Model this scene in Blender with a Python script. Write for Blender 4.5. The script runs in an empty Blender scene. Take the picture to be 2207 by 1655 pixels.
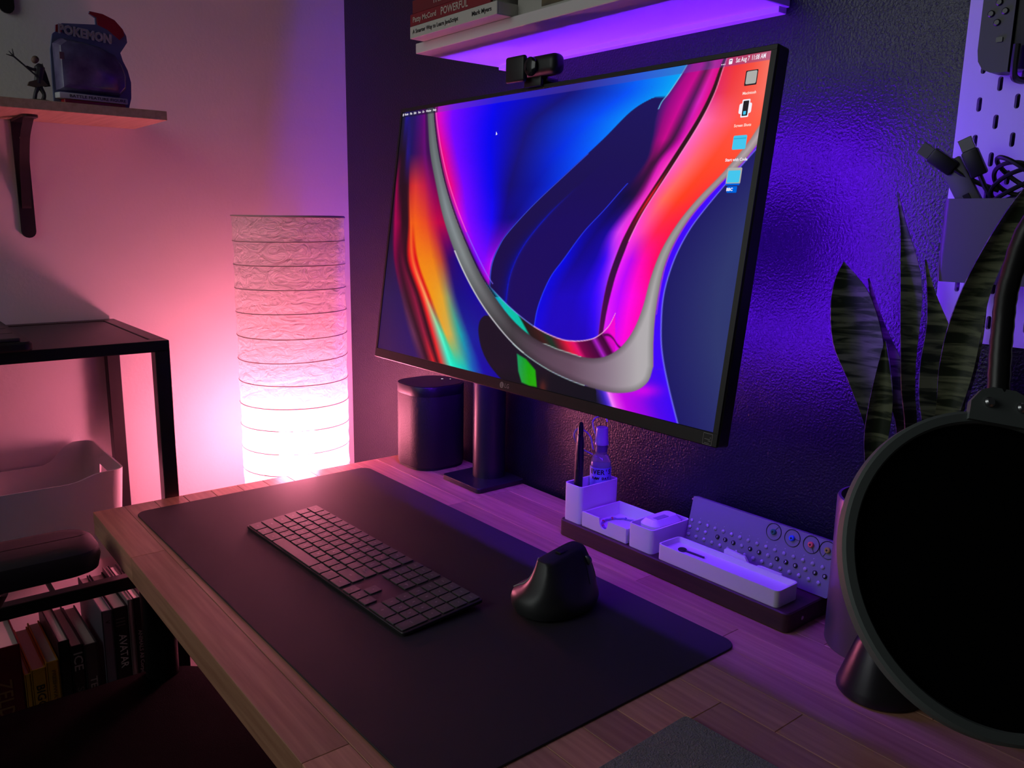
import bpy, bmesh, math, random
import numpy as np
from mathutils import Vector, Matrix

random.seed(7)
rng = np.random.default_rng(7)
scene = bpy.context.scene
COL = scene.collection
DZ = 0.74                      # height of the desk top above the floor
PI = math.pi

# ------------------------------------------------------------------ camera
def look_matrix(yaw, pitch, roll, pos):
    f = Vector((math.sin(yaw) * math.cos(pitch), math.cos(yaw) * math.cos(pitch), math.sin(pitch)))
    r = Vector((math.cos(yaw), -math.sin(yaw), 0))
    u = r.cross(f)
    c, s = math.cos(roll), math.sin(roll)
    r2 = c * r + s * u
    u2 = -s * r + c * u
    m = Matrix((r2, u2, -f)).transposed().to_4x4()
    m.translation = pos
    return m

cam_data = bpy.data.cameras.new('camera')
cam_data.sensor_fit = 'HORIZONTAL'
cam_data.sensor_width = 36.0
cam_data.lens = 1772.93 * 36.0 / 2207.0
cam_data.clip_start = 0.02
cam = bpy.data.objects.new('camera', cam_data)
COL.objects.link(cam)
cam.matrix_world = look_matrix(-0.8862, -0.1970, 0.0161, (1.7036, -0.9073, DZ + 0.4568))
scene.camera = cam

# ------------------------------------------------------------------ view, world, large lights
scene.view_settings.view_transform = 'Standard'
scene.view_settings.look = 'None'
scene.view_settings.exposure = 0.0
scene.view_settings.gamma = 1.0
scene.view_settings.use_curve_mapping = False
scene.cycles.max_bounces = 7
scene.cycles.diffuse_bounces = 4
scene.cycles.sample_clamp_indirect = 8.0

world = bpy.data.worlds.new('world')
scene.world = world
world.use_nodes = True
bgn = world.node_tree.nodes['Background']
bgn.inputs[0].default_value = (0.85, 0.92, 1.0, 1)
bgn.inputs[1].default_value = 0.013

FILL_POWER = 8.5             # added area fill for assumed daylight behind the camera; no window is built
wl = bpy.data.lights.new('assumed_fill_light', 'AREA')
wl.shape = 'RECTANGLE'
wl.size = 1.3
wl.size_y = 1.3
wl.energy = FILL_POWER
wl.color = (0.93, 1.0, 0.97)
wlo = bpy.data.objects.new('assumed_fill_light', wl)
COL.objects.link(wlo)
wlo.matrix_world = look_matrix(math.atan2(0.35, 2.2), -0.2, 0, (0.45, -2.3, 1.9))

BULB = 255.0
BULB_COLOR = (1.0, 0.235, 0.37)
LED = 122.0
LED_COLOR = (0.135, 0.008, 1.0)

# ------------------------------------------------------------------ material helpers
def lin(c):
    return tuple((x / 12.92 if x <= 0.04045 else ((x + 0.055) / 1.055) ** 2.4) for x in (v / 255.0 for v in c))

MATS = {}
def mat(name, col, rough=0.5, metal=0.0, spec=0.5, bump=None, var=None, sheen=0.0, coat=0.0):
    """col is linear RGB; bump = (scale, strength, distance); var = (scale, other colour, stretch)"""
    if name in MATS:
        return MATS[name]
    m = bpy.data.materials.new(name)
    m.use_nodes = True
    nt = m.node_tree
    b = nt.nodes['Principled BSDF']
    b.inputs['Base Color'].default_value = (*col, 1)
    b.inputs['Roughness'].default_value = rough
    b.inputs['Metallic'].default_value = metal
    b.inputs['Specular IOR Level'].default_value = spec
    if sheen:
        b.inputs['Sheen Weight'].default_value = sheen
    if coat:
        b.inputs['Coat Weight'].default_value = coat
    tc = nt.nodes.new('ShaderNodeTexCoord')
    if var:
        mp = nt.nodes.new('ShaderNodeMapping')
        mp.inputs['Scale'].default_value = var[2] if len(var) > 2 else (1, 1, 1)
        nt.links.new(tc.outputs['Object'], mp.inputs[0])
        n = nt.nodes.new('ShaderNodeTexNoise')
        n.inputs['Scale'].default_value = var[0]
        n.inputs['Detail'].default_value = 5
        nt.links.new(mp.outputs[0], n.inputs['Vector'])
        r = nt.nodes.new('ShaderNodeValToRGB')
        r.color_ramp.elements[0].position = 0.35
        r.color_ramp.elements[1].position = 0.68
        r.color_ramp.elements[0].color = (*col, 1)
        r.color_ramp.elements[1].color = (*var[1], 1)
        nt.links.new(n.outputs['Fac'], r.inputs[0])
        nt.links.new(r.outputs[0], b.inputs['Base Color'])
    if bump:
        n = nt.nodes.new('ShaderNodeTexNoise')
        n.inputs['Scale'].default_value = bump[0]
        n.inputs['Detail'].default_value = 3
        nt.links.new(tc.outputs['Object'], n.inputs['Vector'])
        bp = nt.nodes.new('ShaderNodeBump')
        bp.inputs['Strength'].default_value = bump[1]
        bp.inputs['Distance'].default_value = bump[2]
        nt.links.new(n.outputs['Fac'], bp.inputs['Height'])
        nt.links.new(bp.outputs[0], b.inputs['Normal'])
    MATS[name] = m
    return m

def emit(name, col, strength):
    if name in MATS:
        return MATS[name]
    m = bpy.data.materials.new(name)
    m.use_nodes = True
    nt = m.node_tree
    nt.nodes.remove(nt.nodes['Principled BSDF'])
    e = nt.nodes.new('ShaderNodeEmission')
    e.inputs[0].default_value = (*col, 1)
    e.inputs[1].default_value = strength
    nt.links.new(e.outputs[0], nt.nodes['Material Output'].inputs[0])
    MATS[name] = m
    return m

# ------------------------------------------------------------------ object helpers
def finish(bm, angle=0.6):
    bmesh.ops.recalc_face_normals(bm, faces=bm.faces[:])
    for f in bm.faces:
        f.smooth = True
    for e in bm.edges:
        if len(e.link_faces) == 2:
            e.smooth = e.calc_face_angle(0.0) < angle
    return bm

def mesh_of(bm, name, m):
    finish(bm)
    me = bpy.data.meshes.new(name)
    bm.to_mesh(me)
    bm.free()
    if m is not None:
        me.materials.append(m)
    return me

def obj(name, data, parent=None, loc=(0, 0, 0), rot=(0, 0, 0), m=None):
    if isinstance(data, bmesh.types.BMesh):
        data = mesh_of(data, name, m)
    o = bpy.data.objects.new(name, data)
    COL.objects.link(o)
    o.parent = parent
    o.location = loc
    o.rotation_euler = rot
    return o

def tag(o, label, cat, group=None):
    o['label'] = label
    o['category'] = cat
    if group:
        o['group'] = group
    return o

def thing(name, label, cat, loc=(0, 0, 0), rot=(0, 0, 0), group=None):
    o = bpy.data.objects.new(name, None)
    COL.objects.link(o)
    o.empty_display_size = 0.05
    o.location = loc
    o.rotation_euler = rot
    return tag(o, label, cat, group)

def struct(name, bm, m):
    o = obj(name, bm, m=m)
    o['kind'] = 'structure'
    return o

def BM():
    return bmesh.new()

def box(bm, x0, x1, y0, y1, z0, z1, bev=0.0, seg=2):
    r = bmesh.ops.create_cube(bm, size=1.0)
    vs = r['verts']
    for v in vs:
        v.co = Vector(((x0 + x1) / 2 + v.co.x * (x1 - x0), (y0 + y1) / 2 + v.co.y * (y1 - y0), (z0 + z1) / 2 + v.co.z * (z1 - z0)))
    if bev > 0:
        es = list({e for v in vs for e in v.link_edges})
        bmesh.ops.bevel(bm, geom=es, offset=bev, segments=seg, profile=0.5, affect='EDGES')
    return bm

def ring_loft(bm, rings, cap0=True, cap1=True, closed=True):
    rows = [[bm.verts.new(p) for p in r] for r in rings]
    n = len(rows[0])
    for a, b in zip(rows[:-1], rows[1:]):
        for i in range(n if closed else n - 1):
            j = (i + 1) % n
            bm.faces.new((a[i], a[j], b[j], b[i]))
    if cap0:
        bm.faces.new(list(reversed(rows[0])))
    if cap1:
        bm.faces.new(rows[-1])
    return rows

def rrect(x0, x1, y0, y1, r, n=6):
    pts = []
    for cx, cy, a0 in ((x1 - r, y0 + r, -PI / 2), (x1 - r, y1 - r, 0), (x0 + r, y1 - r, PI / 2), (x0 + r, y0 + r, PI)):
        for k in range(n + 1):
            a = a0 + k * PI / 2 / n
            pts.append((cx + r * math.cos(a), cy + r * math.sin(a)))
    return pts

def rprism(bm, x0, x1, y0, y1, z0, z1, r, ch=0.0, n=6):
    """upright prism of rounded-rectangle plan, optional chamfer top and bottom"""
    rings = []
    lev = [(z0, ch), (z0 + ch, 0), (z1 - ch, 0), (z1, ch)] if ch > 0 else [(z0, 0), (z1, 0)]
    for z, c in lev:
        rings.append([(x, y, z) for x, y in rrect(x0 + c, x1 - c, y0 + c, y1 - c, max(r - c, 0.0002), n)])
    ring_loft(bm, rings)
    return bm

def tray(bm, x0, x1, y0, y1, z0, z1, r, t=0.0022, fl=0.0025, n=5):
    """open box with rounded corners"""
    rings = [[(x, y, z0) for x, y in rrect(x0, x1, y0, y1, r, n)],
             [(x, y, z1) for x, y in rrect(x0, x1, y0, y1, r, n)],
             [(x, y, z1) for x, y in rrect(x0 + t, x1 - t, y0 + t, y1 - t, max(r - t, .0005), n)],
             [(x, y, z0 + fl) for x, y in rrect(x0 + t, x1 - t, y0 + t, y1 - t, max(r - t, .0005), n)]]
    ring_loft(bm, rings)
    return bm

def lathe(bm, prof, n=32, cx=0, cy=0, cap0=True, cap1=True):
    rings = [[(cx + r * math.cos(2 * PI * k / n), cy + r * math.sin(2 * PI * k / n), z) for k in range(n)] for r, z in prof]
    ring_loft(bm, rings, cap0, cap1)
    return bm

def tube(bm, pts, rad, n=10, cap=True, closed=False):
    pts = [Vector(p) for p in pts]
    rads = rad if isinstance(rad, (list, tuple)) else [rad] * len(pts)
    up = Vector((0, 0, 1))
    rings = []
    prev = None
    N = len(pts)
    for i, p in enumerate(pts):
        if closed:
            d = (pts[(i + 1) % N] - pts[i - 1]).normalized()
        else:
            d = (pts[min(i + 1, N - 1)] - pts[max(i - 1, 0)]).normalized()
        if prev is None:
            a = d.cross(up)
            if a.length < 1e-3:
                a = d.cross(Vector((1, 0, 0)))
        else:
            a = prev - d * prev.dot(d)
        a.normalize()
        prev = a
        b = d.cross(a)
        rings.append([p + (a * math.cos(2 * PI * k / n) + b * math.sin(2 * PI * k / n)) * rads[i] for k in range(n)])
    if closed:
        rings.append(rings[0])
        rows = [[bm.verts.new(q) for q in r] for r in rings[:-1]]
        rows.append(rows[0])
        for a, b in zip(rows[:-1], rows[1:]):
            for i in range(n):
                j = (i + 1) % n
                bm.faces.new((a[i], a[j], b[j], b[i]))
    else:
        ring_loft(bm, rings, cap, cap)
    return bm

def spline(pts, sub=8):
    P = [Vector(p) for p in pts]
    P = [P[0] * 2 - P[1]] + P + [P[-1] * 2 - P[-2]]
    out = []
    for i in range(1, len(P) - 2):
        a, b, c, d = P[i - 1], P[i], P[i + 1], P[i + 2]
        for k in range(sub):
            t = k / sub
            out.append(0.5 * (2 * b + (c - a) * t + (2 * a - 5 * b + 4 * c - d) * t * t + (3 * b - a - 3 * c + d) * t ** 3))
    out.append(P[-2])
    return out

def extrude_poly(bm, pts, z0, z1, ch=0.0):
    """prism from a plan polygon (counter-clockwise)"""
    ring_loft(bm, [[(x, y, z0) for x, y in pts], [(x, y, z1) for x, y in pts]])
    return bm

_txt = {}
def text_mesh(s, size, m, extrude=0.0, align='LEFT', shear=0.0, bold=0.0):
    key = (s, round(size, 5), m.name, extrude, align, shear, bold)
    if key in _txt:
        return _txt[key]
    c = bpy.data.curves.new('lettering', 'FONT')
    c.body = s
    c.size = size
    c.align_x = align
    c.align_y = 'CENTER'
    c.resolution_u = 2
    c.shear = shear
    c.offset = bold
    c.extrude = extrude
    o = bpy.data.objects.new('lettering', c)
    COL.objects.link(o)
    me = bpy.data.meshes.new_from_object(o)
    bpy.data.objects.remove(o)
    bpy.data.curves.remove(c)
    me.materials.clear()
    me.materials.append(m)
    _txt[key] = me
    return me

def frame(origin, d, up):
    d = Vector(d).normalized()
    up = Vector(up)
    up = (up - d * up.dot(d)).normalized()
    nrm = d.cross(up)
    M = Matrix((d, up, nrm)).transposed().to_4x4()
    M.translation = Vector(origin)
    return M

def lettering(parent, s, size, m, origin, d, up, name='lettering', align='LEFT', width=None, shear=0.0, bold=0.0):
    me = text_mesh(s, size, m, 0.0, align, shear, bold)
    o = bpy.data.objects.new(name, me)
    COL.objects.link(o)
    o.parent = parent
    M = frame(origin, d, up)
    if width:
        xs = [v.co.x for v in me.vertices]
        if xs:
            M = M @ Matrix.Diagonal((width / max(1e-6, max(xs) - min(xs)), 1, 1, 1))
    o.matrix_basis = M
    return o

# ------------------------------------------------------------------ shared materials
black_plastic = mat('black_plastic', (0.012, 0.012, 0.013), 0.45)
black_matte = mat('black_matte', (0.010, 0.010, 0.011), 0.75)
black_metal = mat('black_metal', (0.012, 0.011, 0.012), 0.38, bump=(300, 0.05, 0.001))
white_plastic = mat('white_plastic', (0.78, 0.77, 0.76), 0.45)
white_paint = mat('white_paint', (0.78, 0.77, 0.76), 0.5)
paper_white = mat('paper_white', (0.72, 0.69, 0.64), 0.85)
steel = mat('steel', (0.55, 0.55, 0.56), 0.3, metal=1.0)
ink_white = mat('ink_white', (0.75, 0.75, 0.75), 0.6)
ink_black = mat('ink_black', (0.012, 0.012, 0.014), 0.6)

# ------------------------------------------------------------------ the room
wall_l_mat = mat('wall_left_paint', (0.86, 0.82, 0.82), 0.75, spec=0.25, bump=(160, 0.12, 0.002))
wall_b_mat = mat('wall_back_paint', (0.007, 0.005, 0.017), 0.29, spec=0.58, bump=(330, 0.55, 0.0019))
floor_mat = mat('floor_carpet', (0.10, 0.08, 0.075), 0.95, bump=(600, 0.4, 0.004))

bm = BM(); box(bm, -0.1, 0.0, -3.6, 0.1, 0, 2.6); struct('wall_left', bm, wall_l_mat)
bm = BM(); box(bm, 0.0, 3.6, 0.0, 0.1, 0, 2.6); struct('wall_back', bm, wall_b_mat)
bm = BM(); box(bm, -0.1, 3.6, -3.6, 0.1, -0.05, 0); struct('floor', bm, floor_mat)

# ------------------------------------------------------------------ desk of glued oak staves
def wood_mat(name, c1, c2, rough=0.36):
    m = bpy.data.materials.new(name)
    m.use_nodes = True
    nt = m.node_tree
    b = nt.nodes['Principled BSDF']
    b.inputs['Roughness'].default_value = rough
    tc = nt.nodes.new('ShaderNodeTexCoord')
    oi = nt.nodes.new('ShaderNodeObjectInfo')
    add = nt.nodes.new('ShaderNodeVectorMath'); add.operation = 'ADD'
    mul = nt.nodes.new('ShaderNodeVectorMath'); mul.operation = 'SCALE'
    comb = nt.nodes.new('ShaderNodeCombineXYZ')
    nt.links.new(oi.outputs['Random'], comb.inputs[0])
    nt.links.new(oi.outputs['Random'], comb.inputs[1])
    nt.links.new(comb.outputs[0], mul.inputs[0]); mul.inputs['Scale'].default_value = 37.0
    nt.links.new(tc.outputs['Object'], add.inputs[0]); nt.links.new(mul.outputs[0], add.inputs[1])
    mp = nt.nodes.new('ShaderNodeMapping'); mp.inputs['Scale'].default_value = (3, 60, 60)
    nt.links.new(add.outputs[0], mp.inputs[0])
    n = nt.nodes.new('ShaderNodeTexNoise'); n.inputs['Scale'].default_value = 2.2; n.inputs['Detail'].default_value = 8
    nt.links.new(mp.outputs[0], n.inputs['Vector'])
    r = nt.nodes.new('ShaderNodeValToRGB')
    r.color_ramp.elements[0].position = 0.3; r.color_ramp.elements[1].position = 0.72
    r.color_ramp.elements[0].color = (*c1, 1); r.color_ramp.elements[1].color = (*c2, 1)
    nt.links.new(n.outputs['Fac'], r.inputs[0])
    mr = nt.nodes.new('ShaderNodeMapRange'); mr.inputs['To Min'].default_value = 0.72; mr.inputs['To Max'].default_value = 1.18
    nt.links.new(oi.outputs['Random'], mr.inputs[0])
    hs = nt.nodes.new('ShaderNodeHueSaturation')
    nt.links.new(r.outputs[0], hs.inputs['Color']); nt.links.new(mr.outputs[0], hs.inputs['Value'])
    nt.links.new(hs.outputs[0], b.inputs['Base Color'])
    bp = nt.nodes.new('ShaderNodeBump'); bp.inputs['Strength'].default_value = 0.12; bp.inputs['Distance'].default_value = 0.0008
    nt.links.new(n.outputs['Fac'], bp.inputs['Height']); nt.links.new(bp.outputs[0], b.inputs['Normal'])
    return m

oak = wood_mat('oak', (0.52, 0.225, 0.135), (0.76, 0.38, 0.235))
walnut = wood_mat('walnut', (0.032, 0.013, 0.010), (0.060, 0.024, 0.017), 0.55)
pine = wood_mat('pine', (0.50, 0.33, 0.20), (0.66, 0.47, 0.31), 0.55)

desk = thing('desk', 'oak butcher-block desk with a thick top carrying monitor and keyboard', 'desk', (0.351, -0.642, DZ), (0, 0, -0.008))
DESK_L, DESK_W, DESK_T = 1.80, 0.6345, 0.037
nrow = 14
sw = DESK_W / nrow
_stave = {}
for i in range(nrow):
    x = 0.0
    first = True
    while x < DESK_L - 1e-6:
        L = random.choice([0.30, 0.38, 0.46, 0.54, 0.62])
        if first:
            L = random.choice([0.14, 0.22, 0.30, 0.38]); first = False
        L = min(L, DESK_L - x)
        if DESK_L - x - L < 0.1:
            L = DESK_L - x
        key = round(L, 3)
        if key not in _stave:
            b = BM(); box(b, 0.00015, L - 0.00015, 0.00015, sw - 0.00015, -DESK_T, 0, 0.0005, 1)
            _stave[key] = mesh_of(b, 'stave', oak)
        obj('stave', _stave[key], desk, (x, i * sw, 0))
        x += L
for lx, ly in ((0.10, 0.06), (0.10, 0.57), (1.70, 0.06), (1.70, 0.57)):
    b = BM(); lathe(b, [(0.02, -DZ), (0.022, -DZ + 0.01), (0.025, -DESK_T)], 20)
    obj('leg', b, desk, (lx, ly, 0), m=black_metal)

# ------------------------------------------------------------------ desk mat
leather = mat('mat_leather', (0.040, 0.034, 0.040), 0.64, spec=0.3, bump=(900, 0.16, 0.0006))
bm = BM(); rprism(bm, 0, 0.8233, 0, 0.4068, 0, 0.0022, 0.018, 0.0005)
o = obj('desk_mat', bm, None, (0.3968, -0.5922, DZ), (0, 0, 0.004), leather)
tag(o, 'large dark leather desk mat with rounded corners under the keyboard', 'desk mat')

# ------------------------------------------------------------------ aluminium keyboard
kb = thing('computer_keyboard', 'thin dark grey full-size computer keyboard lying on the desk mat', 'keyboard',
           (0.5639, -0.4805, DZ + 0.0024), (0.0585, 0, 0.0293))
kb_body_mat = mat('keyboard_aluminium', (0.075, 0.070, 0.075), 0.42, metal=0.75)
key_mat = mat('key_black', (0.095, 0.086, 0.092), 0.38, bump=(1500, 0.05, 0.0003))
legend_mat = mat('key_legend', (0.42, 0.42, 0.44), 0.6)
bm = BM(); rprism(bm, 0, 0.4187, 0, 0.1149, 0.0, 0.0042, 0.005, 0.0006); obj('body', bm, kb, m=kb_body_mat)
bm = BM(); box(bm, 0.02, 0.3987, 0.085, 0.113, -0.0052, 0.0002); obj('foot', bm, kb, m=black_plastic)
U = 0.01875
KG = 0.0023
_key = {}
def add_key(x, y, w, leg, h=1.0):
    k = (w, h)
    if k not in _key:
        b = BM(); rprism(b, KG / 2, w * U - KG / 2, KG / 2, h * U - KG / 2, 0.0040, 0.0058, 0.0017, 0.00035, 3)
        _key[k] = mesh_of(b, 'key', key_mat)
    o = obj('key', _key[k], kb, (0.0031 + x * U, 0.0013 + y * U, 0))
    if leg:
        size = 0.0052 if len(leg) == 1 else 0.0030
        lettering(o, leg, size, legend_mat, (w * U / 2, h * U / 2, 0.00588), (1, 0, 0), (0, 1, 0), 'legend', 'CENTER')
rows = [
    [(1.5, 'ctrl'), (1.25, 'opt'), (1.5, 'cmd'), (6, ''), (1.5, 'cmd'), (1.25, 'opt'), (1.5, 'ctrl')],
    [(2.25, 'shift')] + [(1, c) for c in 'ZXCVBNM,./'] + [(2.25, 'shift')],
    [(1.75, 'caps')] + [(1, c) for c in "ASDFGHJKL;'"] + [(1.75, 'return')],
    [(1.5, 'tab')] + [(1, c) for c in 'QWERTYUIOP[]'] + [(1, '\\')],
    [(1, '~')] + [(1, c) for c in '1234567890-='] + [(1.5, 'delete')],
    [(1.5, 'esc')] + [(1, 'F%d' % i) for i in range(1, 13)] + [(1, '')],
]
for j, r in enumerate(rows):
    x = 0
    for w, l in r:
        add_key(x, j, w, l); x += w
nx = 14.75
for c, (k, l) in enumerate(((0, '<'), (1, 'v'), (2, '>'))):
    add_key(nx + k, 0, 1, l)
add_key(nx + 1, 1, 1, '^')
for k, l in enumerate(('del', 'end', 'pgdn')): add_key(nx + k, 3, 1, l)
for k, l in enumerate(('fn', 'home', 'pgup')): add_key(nx + k, 4, 1, l)
for k, l in enumerate(('F13', 'F14', 'F15')): add_key(nx + k, 5, 1, l)
px = 18.0
add_key(px, 0, 2, '0'); add_key(px + 2, 0, 1, '.'); add_key(px + 3, 0, 1, 'enter', 2)
for k, l in enumerate('123'): add_key(px + k, 1, 1, l)
for k, l in enumerate('456+'): add_key(px + k, 2, 1, l)
for k, l in enumerate('789-'): add_key(px + k, 3, 1, l)
for k, l in enumerate(('clear', '=', '/', '*')): add_key(px + k, 4, 1, l)
for k, l in enumerate(('F16', 'F17', 'F18', 'F19')): add_key(px + k, 5, 1, l)

# ------------------------------------------------------------------ vertical mouse
mouse = thing('vertical_mouse', 'black upright ergonomic mouse with a concave thumb side on the desk mat', 'mouse',
              (1.026, -0.279, DZ + 0.0023), (0, 0, 0.10))
mouse_mat = mat('mouse_rubber', (0.028, 0.028, 0.030), 0.42, spec=0.5)
prof = [  # height, x left (thumb), x right (fingers), y rear, y front, corner sharpness
    (0.000, -0.038, 0.036, -0.050, 0.052, 0.9), (0.003, -0.043, 0.040, -0.056, 0.057, 0.9), (0.009, -0.0465, 0.0415, -0.058, 0.059, 0.9),
    (0.015, -0.0475, 0.0405, -0.0575, 0.058, 0.88), (0.020, -0.0455, 0.0385, -0.056, 0.056, 0.86), (0.024, -0.0385, 0.0360, -0.0535, 0.0545, 0.82),
    (0.029, -0.0290, 0.0330, -0.0500, 0.052, 0.75), (0.036, -0.0215, 0.0290, -0.045, 0.049, 0.66), (0.045, -0.0170, 0.0235, -0.0385, 0.046, 0.56),
    (0.054, -0.0145, 0.0180, -0.0325, 0.043, 0.48), (0.0615, -0.0135, 0.0130, -0.0285, 0.041, 0.42), (0.0645, -0.0128, 0.0105, -0.0270, 0.0395, 0.42), (0.0655, -0.0110, 0.0085, -0.0250, 0.0375, 0.42)]
bm = BM()
rings = []
NM = 56
for t, xl, xr, yb, yf, e in prof:
    ring = []
    for k in range(NM):
        a = 2 * PI * k / NM
        c, s_ = math.cos(a), math.sin(a)
        cx = math.copysign(abs(c) ** e, c); sy = math.copysign(abs(s_) ** e, s_)
        ring.append(Vector(((xl + xr) / 2 + cx * (xr - xl) / 2, (yb + yf) / 2 + sy * (yf - yb) / 2, t + (0.0035 * sy * min(1, (t - 0.024) / 0.02) if t > 0.024 else 0))))
    rings.append(ring)
ring_loft(bm, rings); obj('body', bm, mouse, m=mouse_mat)
kk = int(NM * 0.625)   # rear thumb-side corner
bm = BM(); tube(bm, [rings[q][kk - 2] + Vector((-0.0005, -0.0005, 0)) for q in range(4, len(rings) - 1)], 0.0011, 6)
obj('thumb_edge_glint', bm, mouse, m=mat('mouse_edge_glint', (0.40, 0.38, 0.39), 0.4))  # pale tube paints the lamp's highlight along the thumb edge
kw = 5
pw = (rings[8][kw] + rings[9][kw]) / 2
bm = BM(); lathe(bm, [(0.0050, -0.003), (0.0065, -0.0022), (0.0065, 0.0022), (0.0050, 0.003)], 24)
obj('scroll_wheel', bm, mouse, (pw.x - 0.0028, pw.y, pw.z), (PI / 2, 0.0, 0.25), m=mat('wheel_metal', (0.14, 0.14, 0.16), 0.35, metal=0.6))
for k0 in (3, 8):
    bm = BM(); tube(bm, [rings[q][k0] for q in range(6, 11)], 0.0005, 5)
    obj('button_seam', bm, mouse, m=black_matte)
bm = BM(); box(bm, -0.005, 0.004, 0.000, 0.014, 0.0645, 0.0670, 0.0008, 1); obj('top_button', bm, mouse, m=black_plastic)

# ------------------------------------------------------------------ monitor on pole stand
mon = thing('monitor', 'large black widescreen monitor on a pole stand showing a colourful abstract wallpaper', 'monitor', (0.585, -0.0570, DZ))
MW, MH, TILT = 0.747, 0.433, 0.1391
MS = 0.956                     # 32-inch panel: 714 mm across
P0 = Vector((0.48016 - 0.585, -0.21204 + 0.057, 0.22426))
PR = (-TILT, 0, 0)
mon_mat = mat('monitor_plastic', (0.014, 0.013, 0.014), 0.42)
bezel_mat = mat('bezel_plastic', (0.020, 0.019, 0.019), 0.38)
SU0, SU1, SV0, SV1 = 0.007, 0.7385, 0.0168, 0.4258

def panel_part(name, bm, m):
    o = obj(name, bm, mon, P0, PR, m)
    o.scale = (MS, MS, MS)
    return o
# housing: rounded slab, front plane at y=0, back at y=.021
bm = BM()
lev = [(0.0006, 0.0015), (0.0020, 0.0), (0.0190, 0.0), (0.0210, 0.002)]
rings = []
for y, c in lev:
    rings.append([(x, y, z) for x, z in rrect(c, MW - c, c, MH - c, 0.004, 4)])
ring_loft(bm, rings); panel_part('housing', bm, mon_mat)
bm = BM(); box(bm, 0.09, MW - 0.09, 0.0205, 0.045, 0.10, 0.33, 0.01, 3); panel_part('rear_housing', bm, mon_mat)
# bezel frame, four flush strips around the screen
bm = BM(); box(bm, 0.0012, MW - 0.0012, -0.0010, 0.0008, 0.0012, SV0 - 0.0006, 0.0003, 1); panel_part('bottom_bezel', bm, bezel_mat)
bm = BM(); box(bm, 0.0012, MW - 0.0012, -0.0010, 0.0008, SV1 + 0.0004, MH - 0.0012, 0.0003, 1); panel_part('top_bezel', bm, bezel_mat)
bm = BM(); box(bm, 0.0012, SU0 - 0.0004, -0.0010, 0.0008, SV0 - 0.0006, SV1 + 0.0004); panel_part('side_bezel', bm, bezel_mat)
bm = BM(); box(bm, SU1 + 0.0004, MW - 0.0012, -0.0010, 0.0008, SV0 - 0.0006, SV1 + 0.0004); panel_part('side_bezel', bm, bezel_mat)

# ---- the wallpaper: a grid of emitting cells, the colours are the picture on the screen
def catmull(pts, sub=6):
    P = np.array(pts, float)
    P = np.vstack([2 * P[0] - P[1], P, 2 * P[-1] - P[-2]])
    out = []
    for i in range(1, len(P) - 2):
        a, b, c, d = P[i - 1:i + 3]
        for k in range(sub):
            t = k / sub
            out.append(0.5 * (2 * b + (c - a) * t + (2 * a - 5 * b + 4 * c - d) * t * t + (3 * b - a - 3 * c + d) * t ** 3))
    out.append(P[-2])
    return np.array(out)

def x_of_y(pts):
    P = catmull(pts)
    P = P[np.argsort(P[:, 1])]
    return lambda y: np.interp(y, P[:, 1], P[:, 0])

def y_of_x(pts):
    P = catmull(pts)
    P = P[np.argsort(P[:, 0])]
    return lambda x: np.interp(x, P[:, 0], P[:, 1])

def sd_poly(X, Y, poly):
    poly = np.array(poly)
    d = np.full(X.shape, 1e9)
    inside = np.zeros(X.shape, bool)
    n = len(poly)
    for i in range(n):
        ax, ay = poly[i]
        bx, by = poly[(i + 1) % n]
        ex, ey = bx - ax, by - ay
        wx, wy = X - ax, Y - ay
        t = np.clip((wx * ex + wy * ey) / (ex * ex + ey * ey + 1e-12), 0, 1)
        d = np.minimum(d, (wx - ex * t) ** 2 + (wy - ey * t) ** 2)
        cond = ((ay <= Y) & (by > Y)) | ((by <= Y) & (ay > Y))
        if ey != 0:
            inside ^= cond & (wx < ex * wy / ey)
    d = np.sqrt(d)
    return np.where(inside, -d, d)

def features(rows, X, Y):
    """rows: list of (y, [(x, (r,g,b)), ...]) with equal counts; stop positions and colours are interpolated down the rows"""
    ys = np.array([r[0] for r in rows], float)
    n = len(rows[0][1])
    def smooth(vals):
        P = catmull([(v, y) for v, y in zip(vals, ys)], 8)
        return np.interp(Y, P[:, 1], P[:, 0])
    xs = [smooth([r[1][k][0] for r in rows]) for k in range(n)]
    cs = [[np.interp(Y, ys, [r[1][k][1][c] for r in rows]) for c in range(3)] for k in range(n)]
    out = np.zeros(X.shape + (3,))
    for c in range(3):
        v = cs[0][c].copy()
        for k in range(n - 1):
            t = np.clip((X - xs[k]) / np.maximum(xs[k + 1] - xs[k], 0.3), 0, 1)
            seg = cs[k][c] * (1 - t) + cs[k + 1][c] * t
            v = np.where(X >= xs[k], seg, v)
        out[..., c] = v
    return out

def over(base, col, a):
    a = np.clip(a, 0, 1)[..., None]
    return base * (1 - a) + np.asarray(col) * a

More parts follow.
